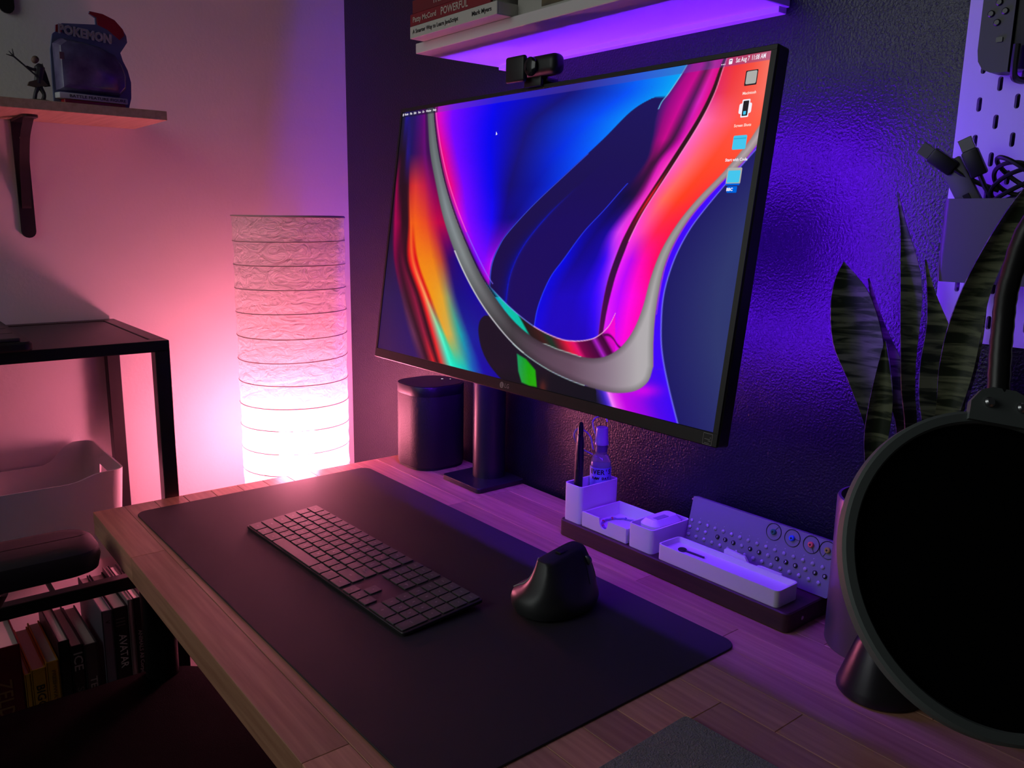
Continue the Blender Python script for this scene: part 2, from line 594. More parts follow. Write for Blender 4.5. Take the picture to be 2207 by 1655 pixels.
def wallpaper(U_, V_):
    h = (189.17734, 67.82748, 808.06518, -232.41727, -1249.76754, 767.88227, -0.51653, -0.07329)
    w = h[6] * U_ + h[7] * V_ + 1
    X = (h[0] * U_ + h[1] * V_ + h[2]) / w
    Y = (h[3] * U_ + h[4] * V_ + h[5]) / w
    sm = lambda d, s=1.2: np.clip(0.5 - d / (2 * s), 0, 1)
    GLp = [(921, 225), (923, 270), (927, 330), (940, 400), (957, 475), (985, 555), (1022, 630), (1062, 690), (1112, 747), (1170, 790), (1230, 820), (1290, 840)]
    GRp = [(934, 225), (937, 270), (946, 335), (963, 410), (990, 490), (1025, 570), (1052, 618), (1100, 684), (1150, 728), (1200, 752)]
    GL, GR = x_of_y(GLp), x_of_y(GRp)
    rA = [
        (250, [(862, (20, 20, 30)), (868, (22, 22, 40)), (872, (26, 24, 60)), (876, (30, 20, 140)), (880, (30, 18, 130)), (884, (30, 20, 100)), (888, (32, 20, 90)), (892, (34, 18, 95)), (896, (40, 15, 100)), (900, (55, 12, 110)), (910, (80, 5, 115)), (915, (110, 0, 120)), (918, (60, 10, 80)), (922, (60, 40, 80))]),
        (330, [(855, (20, 15, 25)), (859, (26, 12, 28)), (863, (30, 14, 32)), (868, (30, 14, 30)), (873, (30, 14, 40)), (878, (35, 18, 120)), (882, (30, 18, 110)), (886, (30, 16, 90)), (890, (40, 12, 90)), (896, (55, 12, 90)), (908, (80, 10, 90)), (916, (95, 10, 110)), (922, (60, 10, 80)), (927, (60, 10, 80))]),
        (400, [(849, (22, 12, 25)), (852, (30, 10, 30)), (855, (150, 0, 70)), (862, (40, 12, 30)), (868, (35, 10, 25)), (876, (38, 10, 28)), (880, (60, 15, 35)), (883, (170, 30, 45)), (888, (200, 40, 45)), (896, (215, 50, 50)), (915, (190, 25, 70)), (925, (150, 10, 90)), (933, (130, 0, 90)), (940, (110, 0, 80))]),
        (480, [(842, (22, 12, 25)), (846, (35, 12, 40)), (852, (170, 0, 80)), (862, (110, 0, 50)), (868, (40, 10, 25)), (878, (40, 10, 25)), (882, (160, 30, 20)), (885, (240, 95, 25)), (889, (235, 85, 20)), (895, (242, 95, 20)), (918, (230, 70, 35)), (932, (205, 30, 60)), (945, (190, 0, 70)), (957, (180, 0, 70))]),
        (560, [(835, (35, 20, 60)), (847, (40, 20, 70)), (852, (120, 0, 60)), (861, (60, 10, 40)), (868, (90, 10, 45)), (876, (40, 10, 25)), (883, (230, 20, 25)), (890, (245, 100, 45)), (897, (215, 0, 20)), (903, (240, 130, 15)), (932, (236, 125, 20)), (950, (190, 70, 45)), (968, (50, 0, 100)), (985, (20, 0, 125))]),
        (640, [(828, (42, 24, 78)), (862, (36, 20, 85)), (868, (75, 30, 65)), (878, (50, 15, 30)), (893, (135, 20, 60)), (902, (45, 10, 25)), (910, (240, 30, 30)), (918, (250, 170, 100)), (924, (215, 20, 20)), (931, (240, 150, 20)), (952, (228, 160, 40)), (966, (140, 150, 100)), (986, (10, 10, 130)), (1026, (15, 0, 150))]),
        (720, [(820, (48, 22, 75)), (880, (40, 20, 95)), (892, (95, 45, 80)), (903, (48, 15, 32)), (915, (150, 25, 60)), (925, (40, 10, 25)), (933, (235, 30, 40)), (949, (100, 245, 200)), (955, (70, 200, 150)), (961, (228, 168, 55)), (972, (200, 170, 80)), (993, (10, 160, 170)), (1012, (15, 30, 150)), (1090, (20, 5, 150))]),
        (790, [(812, (48, 22, 75)), (905, (42, 20, 95)), (918, (70, 25, 60)), (926, (50, 15, 30)), (938, (230, 30, 35)), (946, (60, 15, 25)), (953, (225, 45, 40)), (972, (30, 240, 210)), (980, (10, 225, 195)), (990, (10, 205, 190)), (1002, (10, 180, 180)), (1018, (10, 90, 180)), (1040, (15, 5, 160)), (1150, (15, 0, 150))]),
        (850, [(806, (48, 22, 75)), (930, (42, 20, 95)), (943, (70, 25, 60)), (951, (50, 15, 30)), (963, (230, 30, 35)), (971, (60, 15, 25)), (978, (225, 45, 40)), (990, (30, 240, 210)), (998, (10, 225, 195)), (1008, (10, 205, 190)), (1020, (10, 180, 180)), (1036, (10, 90, 180)), (1058, (15, 5, 160)), (1170, (15, 0, 150))]),
    ]
    img = features(rA, X, Y)
    # black lobe and green window below the ribbon
    XB = x_of_y([(1046, 678), (1035, 690), (1031, 712), (1036, 745), (1048, 775), (1065, 800), (1090, 826), (1120, 850)])
    img = over(img, (22, 14, 32), sm(XB(Y) - X) * sm(680 - Y) * (X < 1330))
    low = sm(XB(Y) - X) * sm(800 - Y, 10) * (X < 1330)
    img = over(img, (14, 14, 22), 0.6 * low)
    g = sd_poly(X, Y, [(1114, 762), (1134, 774), (1154, 798), (1157, 834), (1140, 831), (1124, 824), (1117, 800)])
    gc = np.stack([10 + 25 * (Y - 770) / 60, 150 + 0 * Y + 20 * np.clip((X - 1115) / 40, 0, 1), 90 - 85 * np.clip((X - 1116) / 25, 0, 1)], -1)
    img = over(img, gc, sm(g, 1.5))
    img = over(img, (90, 35, 30), 0.8 * np.exp(-((X - 1170) / 8) ** 2 - ((Y - 835) / 16) ** 2))
    # inner blue field
    rB = [
        (150, [(934, (255, 60, 200)), (945, (230, 0, 200)), (985, (110, 0, 255)), (1100, (0, 0, 235)), (1270, (15, 30, 150)), (1390, (0, 110, 245)), (1480, (0, 170, 245))]),
        (200, [(934, (255, 60, 200)), (945, (230, 0, 200)), (985, (110, 0, 255)), (1080, (0, 0, 235)), (1230, (18, 16, 118)), (1350, (0, 80, 245)), (1440, (0, 165, 245))]),
        (260, [(936, (255, 60, 200)), (943, (240, 0, 190)), (975, (115, 0, 255)), (1060, (0, 0, 238)), (1150, (18, 16, 120)), (1270, (0, 70, 245)), (1345, (0, 140, 250))]),
        (330, [(945, (255, 60, 200)), (953, (255, 0, 130)), (985, (110, 0, 255)), (1055, (0, 0, 240)), (1120, (20, 14, 120)), (1200, (0, 40, 220)), (1268, (0, 90, 255))]),
        (400, [(961, (255, 60, 200)), (969, (255, 0, 120)), (1000, (115, 0, 255)), (1060, (0, 0, 235)), (1100, (16, 8, 110)), (1150, (5, 15, 160)), (1193, (0, 40, 220))]),
        (470, [(984, (200, 80, 255)), (990, (230, 0, 230)), (1010, (120, 0, 255)), (1060, (20, 0, 240)), (1085, (12, 0, 140)), (1105, (12, 5, 120)), (1122, (20, 10, 150))]),
        (560, [(1018, (100, 80, 255)), (1022, (120, 0, 255)), (1035, (125, 0, 255)), (1045, (130, 0, 250)), (1052, (150, 0, 245)), (1057, (160, 0, 240)), (1062, (180, 60, 255))]),
        (620, [(1048, (200, 0, 230)), (1049, (210, 0, 230)), (1050, (210, 0, 230)), (1052, (210, 0, 230)), (1053, (210, 0, 230)), (1054, (210, 0, 230)), (1056, (210, 0, 230))]),
    ]
    B = features(rB, X, Y)
    keep = X > GL(Y)
    inner = sm(GR(Y) - X) * (Y < 850) * keep
    img = over(img, B, inner)
    # dark fingers
    F = x_of_y([(1475, 150), (1440, 200), (1405, 212), (1360, 240), (1300, 300), (1230, 365), (1150, 440), (1095, 500), (1074, 532), (1059, 570), (1055, 612), (1060, 640), (1110, 690), (1150, 720)])
    finger = sm(F(Y) - X) * sm(209 - Y, 3) * keep
    f1 = np.stack([26 - 4 * np.clip((Y - 230) / 400, 0, 1), 15 - 8 * np.clip((Y - 230) / 400, 0, 1), 90 - 18 * np.clip((Y - 230) / 300, 0, 1)], -1)
    img = over(img, f1, finger)
    img = over(img, (60, 90, 255), 0.9 * finger * np.exp(-((X - F(Y) - 1) / 1.3) ** 2) * (Y > 330))
    L1 = x_of_y([(1085, 690), (1090, 650), (1100, 590), (1128, 530), (1180, 465), (1245, 402), (1320, 330)])
    a1 = sm(L1(Y) - X) * (Y > 330) * np.clip((Y - 330) / 150, 0, 1)
    img = over(img, (24, 6, 92), a1 * finger)
    img = over(img, (10, 30, 235), finger * (Y > 400) * np.clip((Y - 400) / 80, 0, 1) * np.exp(-np.abs(X - L1(Y)) / 2.0) * 0.8)
    img = over(img, (0, 5, 150), finger * (Y > 430) * np.clip((Y - 430) / 120, 0, 1) * (X < L1(Y)) * np.exp(-np.abs(X - L1(Y)) / 9.0) * 0.8)
    # right of the second finger edge, up to the dark line
    L2p = [(1144, 745), (1150, 712), (1160, 660), (1185, 600), (1216, 557), (1258, 500), (1300, 455), (1335, 415), (1388, 352), (1405, 300), (1413, 255), (1425, 222), (1442, 200), (1475, 150), (1490, 120)]
    L2 = x_of_y(L2p)
    rC = [
        (140, [(1480, (60, 20, 110)), (1495, (180, 0, 130)), (1513, (200, 0, 140)), (1527, (90, 20, 70)), (1541, (220, 20, 150)), (1556, (220, 0, 130))]),
        (220, [(1425, (60, 20, 110)), (1445, (150, 0, 130)), (1470, (205, 0, 150)), (1490, (80, 15, 90)), (1505, (220, 30, 190)), (1520, (225, 10, 140))]),
        (300, [(1403, (26, 16, 88)), (1417, (150, 0, 120)), (1432, (200, 0, 140)), (1450, (60, 15, 60)), (1465, (190, 0, 160)), (1475, (240, 40, 190))]),
        (350, [(1388, (26, 14, 85)), (1398, (90, 10, 80)), (1407, (60, 10, 55)), (1413, (60, 10, 60)), (1425, (220, 20, 180)), (1443, (255, 60, 190))]),
        (420, [(1330, (16, 4, 90)), (1350, (14, 5, 60)), (1368, (30, 8, 60)), (1378, (120, 10, 110)), (1388, (220, 40, 190)), (1397, (255, 50, 200))]),
        (500, [(1258, (10, 0, 170)), (1285, (12, 0, 120)), (1308, (20, 0, 150)), (1320, (120, 20, 220)), (1333, (220, 60, 240)), (1350, (255, 40, 230))]),
        (560, [(1216, (0, 0, 230)), (1245, (15, 0, 140)), (1280, (15, 0, 160)), (1302, (50, 0, 240)), (1312, (120, 20, 250)), (1324, (200, 60, 255))]),
        (640, [(1165, (5, 0, 230)), (1200, (25, 0, 190)), (1240, (25, 0, 190)), (1270, (30, 0, 225)), (1285, (60, 0, 255)), (1302, (110, 30, 255))]),
        (720, [(1148, (20, 0, 230)), (1180, (28, 0, 190)), (1230, (30, 0, 185)), (1260, (30, 0, 190)), (1280, (40, 0, 230)), (1292, (80, 20, 230))]),
    ]
    Cc = features(rC, X, Y)
    soft = np.where(Y < 360, 2.0 + 0 * Y, 1.2)
    img = over(img, Cc, np.clip(0.5 - (L2(Y) - X) / (2 * soft), 0, 1) * (Y < 850) * (X > 1100) * keep)
    img = over(img, (40, 60, 255), np.exp(-((X - L2(Y)) / 1.3) ** 2) * (Y > 395) * (Y < 740) * 0.9)
    img = over(img, (120, 230, 255), np.exp(-((X - L2(Y)) / 1.3) ** 2) * (Y < 235) * 0.8)
    # dark line and the red fan to its right
    DL = x_of_y([(1562, 120), (1550, 150), (1531, 200), (1500, 260), (1443, 350), (1378, 450), (1350, 500), (1332, 540), (1311, 600), (1298, 660), (1290, 720), (1286, 760)])
    dw = np.interp(Y, [120, 200, 300, 450, 540, 620, 720], [6, 9, 11, 12, 15, 14, 9])
    rD = [
        (100, [(1562, (230, 30, 60)), (1600, (240, 50, 50)), (1630, (245, 75, 60)), (1665, (245, 120, 100))]),
        (200, [(1541, (225, 40, 110)), (1570, (240, 60, 70)), (1610, (250, 85, 70)), (1660, (250, 120, 105))]),
        (260, [(1509, (255, 110, 200)), (1545, (255, 90, 130)), (1590, (255, 80, 70)), (1642, (255, 95, 70))]),
        (350, [(1455, (255, 90, 200)), (1490, (255, 100, 110)), (1530, (255, 70, 40)), (1575, (255, 70, 45))]),
        (430, [(1402, (255, 70, 170)), (1430, (255, 105, 90)), (1465, (255, 60, 30)), (1500, (255, 45, 50))]),
        (500, [(1363, (255, 60, 230)), (1385, (255, 60, 170)), (1415, (255, 30, 80)), (1447, (255, 20, 70))]),
        (560, [(1337, (250, 40, 250)), (1360, (190, 0, 240)), (1385, (255, 0, 180)), (1415, (255, 0, 100))]),
        (640, [(1312, (230, 20, 250)), (1335, (190, 0, 255)), (1360, (255, 0, 230)), (1390, (255, 0, 170))]),
        (760, [(1300, (220, 40, 240)), (1318, (220, 0, 240)), (1338, (250, 0, 220)), (1358, (255, 0, 190))]),
    ]
    Dd = features(rD, X, Y)
    img = over(img, Dd, sm(DL(Y) - X) * (Y < 790) * (X > 1200) * keep)
    dk = sm(DL(Y) - X) * sm(X - DL(Y) - dw) * (Y < 770) * (X > 1200)
    dcol = np.stack([np.interp(Y, [150, 380, 430, 480, 560, 700], [45, 45, 90, 70, 50, 70]), np.interp(Y, [150, 700], [14, 5]), np.interp(Y, [150, 450, 560, 700], [25, 25, 60, 70])], -1)
    img = over(img, dcol, dk)
    img = over(img, (215, 25, 35), dk * np.exp(-((X - DL(Y) - dw * 0.6) / 2.5) ** 2) * np.exp(-((Y - 425) / 45.0) ** 2))
    img = over(img, (255, 170, 210), np.exp(-((X - DL(Y) - dw - 0.8) / 1.1) ** 2) * (Y < 520) * 0.7 * (X > 1200))
    # swirl band between the blue field and the ribbon
    E1 = y_of_x([(1040, 600), (1056, 618), (1100, 663), (1150, 703), (1200, 728), (1235, 735), (1270, 732), (1292, 722), (1312, 703), (1326, 676)])
    band = sm(E1(X) - Y, 1.0) * ((X > 1046) & (X < 1326) & (Y < 800)) * keep
    xs = [1046, 1098, 1104, 1118, 1130, 1149, 1153, 1175, 1190, 1205, 1222, 1238, 1248, 1262, 1276, 1286, 1296, 1306, 1314, 1330]
    cs = [(20, 10, 75), (18, 8, 70), (0, 70, 235), (0, 130, 220), (0, 190, 180), (0, 190, 160), (30, 20, 20), (60, 25, 25), (20, 50, 35), (110, 20, 40), (225, 20, 60), (225, 10, 110), (120, 0, 70), (90, 0, 60), (70, 0, 60), (170, 30, 200), (80, 0, 70), (60, 0, 50), (200, 0, 190), (245, 0, 210)]
    swx = X - (Y - 740) * 0.55
    sw_c = np.stack([np.interp(swx, xs, [c[k] for c in cs]) for k in range(3)], -1)
    img = over(img, sw_c, band)
    img = over(img, (250, 190, 230), np.exp(-((Y - E1(X)) / 1.3) ** 2) * ((X > 1150) & (X < 1326)) * 0.9)
    img = over(img, (120, 150, 255), np.exp(-((Y - E1(X)) / 1.3) ** 2) * ((X > 1050) & (X <= 1150)) * 0.9)
    sw = y_of_x([(1300, 722), (1312, 722), (1322, 730), (1332, 745), (1344, 752), (1360, 748)])
    img = over(img, (70, 0, 70), np.exp(-((Y - sw(X)) / 3.0) ** 2) * ((X > 1300) & (X < 1356)))
    # right of the ribbon: blue strip, then slate blue
    RRp = [(1668, 262), (1640, 300), (1600, 350), (1555, 392), (1500, 452), (1465, 502), (1440, 552), (1425, 602), (1412, 682), (1408, 742), (1408, 790)]
    RR = x_of_y(RRp)
    SR = x_of_y([(1665, 285), (1625, 327), (1580, 378), (1518, 452), (1482, 502), (1452, 562), (1431, 632), (1425, 700), (1427, 760), (1440, 830), (1462, 918), (1475, 960)])
    right = sm(RR(Y) - X) * (X > 1400) * (Y > 230) * (Y < 795)
    img = over(img, (62, 0, 250), right)
    tn = np.clip((X - SR(Y)) / 120.0, 0, 1)
    slate = np.stack([26 + 18 * tn, 22 + 30 * tn, 98 + 10 * tn], -1)
    # region under the foot of the ribbon
    under = (Y > 780) & (X > 1285)
    ux = [1285, 1302, 1310, 1316, 1326, 1345, 1380, 1410, 1440, 1462]
    uc = [(22, 18, 40), (50, 30, 170), (110, 60, 230), (250, 130, 255), (225, 60, 235), (190, 0, 230), (140, 0, 230), (80, 0, 235), (60, 0, 245), (60, 10, 255)]
    ux2 = X - (Y - 860) * 0.35
    u_c = np.stack([np.interp(ux2, ux, [c[k] for c in uc]) for k in range(3)], -1)
    img = over(img, u_c, under * sm(795 - Y + 0 * X, 3))
    img = over(img, (220, 0, 235), 0.8 * under * np.exp(-((X - 1385) / 35) ** 2 - ((Y - 842) / 14) ** 2))
    img = over(img, slate, sm(SR(Y) - X) * (X > 1410) * (Y > 240))
    img = over(img, (120, 120, 255), 0.9 * np.exp(-((X - SR(Y)) / 1.5) ** 2) * (X > 1410) * (Y > 300))
    # the grey ribbon
    RLp = [(1668, 225), (1640, 265), (1610, 310), (1560, 370), (1502, 430), (1460, 482), (1425, 540), (1402, 600), (1386, 660), (1366, 710), (1340, 746), (1310, 766), (1280, 772), (1250, 768)]
    foot = [(1290, 840), (1330, 847), (1370, 842), (1397, 822), (1408, 790)]
    top = catmull([GLp[0]] + GLp[1:] + foot[1:], 4)
    rr = catmull(RRp[::-1][1:], 4)
    rl = catmull(RLp, 4)
    gr = catmull(GRp[::-1], 4)
    poly = [tuple(p) for p in top] + [tuple(p) for p in rr] + [tuple(p) for p in rl] + [tuple(p) for p in gr]
    sd = sd_poly(X, Y, poly)
    shadow = np.exp(-np.clip(sd, 0, 99) / 3.0) * (sd > 0) * (X > GL(Y) + 4) * (Y < 640) * (X < 1100)
    img = over(img, (8, 0, 30), shadow * 1.4)
    img = over(img, (255, 110, 200), np.exp(-((X - GR(Y) - np.interp(Y, [240, 640], [5, 15])) / 1.1) ** 2) * (Y < 500) * 0.85)
    img = over(img, (130, 110, 255), np.exp(-((X - GR(Y) - np.interp(Y, [240, 640], [5, 15])) / 1.1) ** 2) * (Y >= 500) * (Y < 612) * 0.85)
    rx = [920, 960, 1000, 1055, 1105, 1165, 1230, 1300, 1375, 1430, 1520, 1650]
    rc = [(112, 120, 122), (130, 140, 145), (122, 128, 130), (88, 88, 92), (62, 56, 62), (82, 62, 78), (96, 72, 90), (128, 108, 126), (168, 162, 166), (172, 170, 170), (182, 172, 176), (198, 176, 182)]
    r_c = np.stack([np.interp(X, rx, [c[k] for c in rc]) for k in range(3)], -1)
    inn = np.clip(-sd / 14.0, 0, 1)
    r_c = r_c * (0.74 + 0.30 * inn)[..., None]
    img = over(img, r_c, sm(sd))
    img = over(img, (235, 235, 240), 0.85 * np.exp(-((X - GL(Y) - 1) / 1.6) ** 2) * (Y > 540) * (Y < 760))
    img = over(img, (190, 215, 210), 0.7 * np.exp(-(sd / 1.2) ** 2) * ((X > 1100) & (X < 1260) & (Y > 740)) * (Y > 700 + (X - 1100) * 0.45))
    img = over(img, (255, 120, 160), 0.5 * np.exp(-((X - RR(Y) - 2) / 1.2) ** 2) * (X > 1415) * (Y > 300))
    # menu bar
    img = over(img, (100, 70, 170), 0.42 * (V_ > SV1 - 0.0088) * (U_ > 0.115))
    img = over(img, (20, 18, 40), 0.5 * (V_ > SV1 - 0.0088) * (U_ <= 0.115))
    # slight fall-off of the panel toward its right border
    return np.clip(img, 0, 255)

NU, NV = 660, 380
uu = np.linspace(SU0, SU1, NU)
vv = np.linspace(SV0, SV1, NV)
Ug, Vg = np.meshgrid(uu, vv)
img = wallpaper(Ug, Vg) / 255.0
img = np.where(img <= 0.04045, img / 12.92, ((img + 0.055) / 1.055) ** 2.4)
nv = NU * NV
co = np.zeros((nv, 3), np.float32)
co[:, 0] = Ug.ravel(); co[:, 2] = Vg.ravel()
ii = (np.arange(NV - 1)[:, None] * NU + np.arange(NU - 1)[None, :]).ravel()
quads = np.stack([ii, ii + 1, ii + NU + 1, ii + NU], 1).astype(np.int32)
me = bpy.data.meshes.new('screen')
me.vertices.add(nv); me.vertices.foreach_set('co', co.ravel())
nq = len(quads)
me.loops.add(nq * 4); me.loops.foreach_set('vertex_index', quads.ravel())
me.polygons.add(nq); me.polygons.foreach_set('loop_start', np.arange(nq, dtype=np.int32) * 4)
me.update(calc_edges=True)
ca = me.color_attributes.new('picture', 'FLOAT_COLOR', 'POINT')
ca.data.foreach_set('color', np.concatenate([img.reshape(-1, 3), np.ones((nv, 1))], 1).astype(np.float32).ravel())
sm_ = bpy.data.materials.new('screen_picture')
sm_.use_nodes = True
nt = sm_.node_tree
b = nt.nodes['Principled BSDF']
at = nt.nodes.new('ShaderNodeAttribute'); at.attribute_name = 'picture'
nt.links.new(at.outputs['Color'], b.inputs['Emission Color'])
sm_.cycles.emission_sampling = 'NONE'   # the picture has half a million cells; rays find it by themselves
b.inputs['Emission Strength'].default_value = 1.0
b.inputs['Base Color'].default_value = (0.006, 0.006, 0.007, 1)
b.inputs['Roughness'].default_value = 0.45
b.inputs['Specular IOR Level'].default_value = 0.12
me.materials.append(sm_)
screen = obj('screen', me, mon, P0, PR)
screen.scale = (MS, MS, MS)
screen['label'] = 'bright screen with flowing ribbons of grey, red, orange and blue'

# writing and icons on the desktop picture (sub-parts of the screen)
glow_white = emit('screen_white', (0.9, 0.85, 0.95), 1.0)
glow_pale = emit('screen_pale', (0.95, 0.75, 0.68), 1.0)
def on_screen(bm, m, name='desktop_icon'):
    return obj(name, bm, screen, m=m)
def screen_text(s, u, v, size, m=glow_white, align='LEFT', bold=0.0):
    return lettering(screen, s, size, m, (u, -0.0006, v), (1, 0, 0), (0, 0, 1), 'screen_text', align, bold=bold)
def screen_rect(u0, u1, v0, v1, m, r=0.001, d=0.0004, name='desktop_icon'):
    b = BM(); pts = rrect(u0, u1, v0, v1, r, 3)
    f = b.faces.new([b.verts.new((x, -d, z)) for x, z in pts])
    return on_screen(b, m, name)
MB_V = SV1 - 0.0045
def screen_word(t, u0, u1, size):
    o = lettering(screen, t, size, glow_white, (u0, -0.0006, MB_V), (1, 0, 0), (0, 0, 1), 'screen_text', width=u1 - u0, bold=0.0001)
screen_word('Sat Aug 7  11:08 AM', 0.6951, 0.7327, 0.0072)
screen_word('...', 0.6757, 0.6812, 0.0085)
screen_rect(0.6858, 0.6905, MB_V - 0.0030, MB_V + 0.0028, glow_white, 0.001)
screen_rect(0.6868, 0.6898, MB_V + 0.0003, MB_V + 0.0013, emit('icon_gap', (0.10, 0.06, 0.2), 1.0), 0.0003, 0.0006)
for t, u0, u1 in (('Finder', 0.0144, 0.0268), ('File', 0.0315, 0.0383), ('Edit', 0.0435, 0.0512), ('View', 0.0570, 0.0653), ('Go', 0.0700, 0.0760), ('Window', 0.0812, 0.0968), ('Help', 0.1015, 0.1110)):
    screen_word(t, u0, u1, 0.0050)
screen_rect(0.0085, 0.0110, MB_V - 0.0024, MB_V + 0.0022, glow_white, 0.0011)
grey_icon = emit('icon_grey', (0.42, 0.42, 0.40), 1.0)
dark_icon = emit('icon_dark', (0.02, 0.015, 0.02), 1.0)
cyan_icon = emit('icon_cyan', (0.06, 0.56, 0.85), 1.0)
cyan_dark = emit('icon_cyan_dark', (0.03, 0.38, 0.62), 1.0)
blue_icon = emit('icon_blue', (0.0, 0.12, 0.72), 1.0)
screen_rect(0.7105, 0.7262, 0.3925, 0.4085, dark_icon, 0.001)
screen_rect(0.7120, 0.7252, 0.3940, 0.4075, grey_icon, 0.0015, 0.0006)
screen_text('Macintosh', 0.7190, 0.3845, 0.0042, glow_pale, 'CENTER', 0.0001)
screen_rect(0.7085, 0.7245, 0.3630, 0.3740, glow_white, 0.002)
screen_rect(0.7118, 0.7218, 0.3590, 0.3780, glow_white, 0.001, 0.0005)
screen_rect(0.7133, 0.7205, 0.3605, 0.3765, dark_icon, 0.0008, 0.0006)
screen_rect(0.7150, 0.7185, 0.3618, 0.3655, cyan_icon, 0.0004, 0.0007)
screen_text('Screen Shots', 0.7165, 0.3505, 0.0042, glow_pale, 'CENTER', 0.0001)
screen_rect(0.7070, 0.7245, 0.3250, 0.3400, cyan_icon, 0.0015)
screen_rect(0.7075, 0.7240, 0.3362, 0.3372, cyan_dark, 0.0004, 0.0006)
screen_text('Start with Code', 0.7150, 0.3140, 0.0044, glow_white, 'CENTER', 0.00012)
screen_rect(0.7055, 0.7245, 0.2880, 0.3055, grey_icon, 0.0015)
screen_rect(0.7070, 0.7230, 0.2895, 0.3025, cyan_icon, 0.0012, 0.0006)
screen_rect(0.7060, 0.7240, 0.2865, 0.2885, blue_icon, 0.0008, 0.0005)
screen_rect(0.7085, 0.7215, 0.2785, 0.2855, blue_icon, 0.0008, 0.0005)
screen_text('BBC', 0.7120, 0.2820, 0.0046, glow_white, 'CENTER', 0.0002)
# mouse pointer
b = BM(); b.faces.new([b.verts.new(p) for p in ((0.2795, -0.0006, 0.3745), (0.2830, -0.0006, 0.3702), (0.2795, -0.0006, 0.3690))])
on_screen(b, glow_white, 'mouse_pointer')

# maker's mark and energy mark on the bezel
logo_mat = mat('logo_grey', (0.36, 0.34, 0.34), 0.5)
def bezel_plate(name, u0, u1, v0, v1, m, r, d):
    b = BM(); b.faces.new([b.verts.new((x, -d, z)) for x, z in rrect(u0, u1, v0, v1, r, 6)])
    return panel_part(name, b, m)
bezel_plate('logo_disc', 0.3608, 0.3698, 0.0040, 0.0130, logo_mat, 0.0044, 0.0013)
bm = BM()
for u0, u1, v0, v1 in ((0.3649, 0.3656, 0.0060, 0.0112), (0.3649, 0.3676, 0.0060, 0.0067), (0.3631, 0.3638, 0.0092, 0.0099)):
    bm.faces.new([bm.verts.new((x, -0.0016, z)) for x, z in ((u0, v0), (u1, v0), (u1, v1), (u0, v1))])
panel_part('logo_face', bm, bezel_mat)
o = lettering(mon, 'LG', 0.0088, logo_mat, (0, 0, 0), (1, 0, 0), (0, 0, 1), 'logo_letters', bold=0.0001)
RX = Matrix.Rotation(-TILT, 4, 'X'); RX.translation = P0
o.matrix_basis = RX @ Matrix.Scale(MS, 4) @ frame((0.3718, -0.0014, 0.0084), (1, 0, 0), (0, 0, 1))
bm = BM()
def strip(u0, u1, v0, v1):
    bm.faces.new([bm.verts.new((x, -0.0014, z)) for x, z in ((u0, v0), (u1, v0), (u1, v1), (u0, v1))])
strip(0.7270, 0.7395, 0.0142, 0.0147); strip(0.7270, 0.7395, 0.0018, 0.0023); strip(0.7270, 0.7274, 0.0018, 0.0147); strip(0.7391, 0.7395, 0.0018, 0.0147)
strip(0.7290, 0.7370, 0.0078, 0.0083); strip(0.7340, 0.7380, 0.0062, 0.0067); strip(0.7295, 0.7360, 0.0034, 0.0039); strip(0.7362, 0.7376, 0.0098, 0.0104)
panel_part('energy_mark', bm, logo_mat)
bm = BM(); lathe(bm, [(0.004, -0.002), (0.004, 0.003)], 14); o = panel_part('joystick_button', bm, black_plastic); o.location = P0 + Vector((0.373, 0.010, -0.0005))

# light strip stuck round the back
led_mat = emit('led_violet', LED_COLOR, LED)
bm = BM()
for u0, u1, v0, v1 in ((0.05, 0.70, 0.342, 0.350), (0.05, 0.70, 0.075, 0.083), (0.05, 0.058, 0.083, 0.342), (0.692, 0.70, 0.083, 0.342)):
    box(bm, u0, u1, 0.0212, 0.0262, v0, v1)
o = panel_part('light_strip', bm, led_mat); o['label'] = 'violet light strip round the back of the panel'

# stand: square clamp plate, pole, arm
stand_mat = mat('stand_metal', (0.018, 0.016, 0.020), 0.36, spec=0.5)
bm = BM(); rprism(bm, -0.055, 0.055, -0.052, 0.050, 0.0, 0.0085, 0.008, 0.001); obj('base_plate', bm, mon, m=stand_mat)
bm = BM(); lathe(bm, [(0.0290, 0.008), (0.0290, 0.32), (0.0265, 0.323)], 40, -0.002, 0.014); obj('pole', bm, mon, m=stand_mat)
bm = BM(); box(bm, -0.02, 0.27, 0.000, 0.026, 0.255, 0.295, 0.008, 2); obj('arm', bm, mon, m=stand_mat)
bm = BM(); box(bm, 0.19, 0.31, -0.088, 0.010, 0.225, 0.325, 0.006, 2); obj('mount_head', bm, mon, m=stand_mat)

# ------------------------------------------------------------------ webcam on the monitor
wc_o = Vector((0.48016, -0.21204, 0.22426)) + MS * Vector((0.361, 0.433 * math.sin(TILT), 0.433 * math.cos(TILT)))
wc = thing('webcam', 'black bar-shaped webcam with a closed shutter clipped on the monitor top', 'webcam', (wc_o.x, wc_o.y, DZ + wc_o.z + 0.0008), (0, 0, 0.05))
wc.scale = (MS, MS, MS)
bm = BM(); box(bm, -0.0465, 0.0465, -0.014, 0.010, 0.008, 0.036, 0.0095, 4); obj('body', bm, wc, m=black_plastic)
bm = BM(); box(bm, -0.046, -0.006, -0.021, -0.0125, 0.002, 0.038, 0.004, 3); obj('shutter', bm, wc, m=black_plastic)
bm = BM(); lathe(bm, [(0.010, -0.002), (0.0125, 0.0), (0.0125, 0.004), (0.009, 0.006)], 28)
obj('lens_ring', bm, wc, (0.003, -0.0145, 0.021), (PI / 2, 0, 0), m=mat('lens_gloss', (0.01, 0.01, 0.012), 0.12))
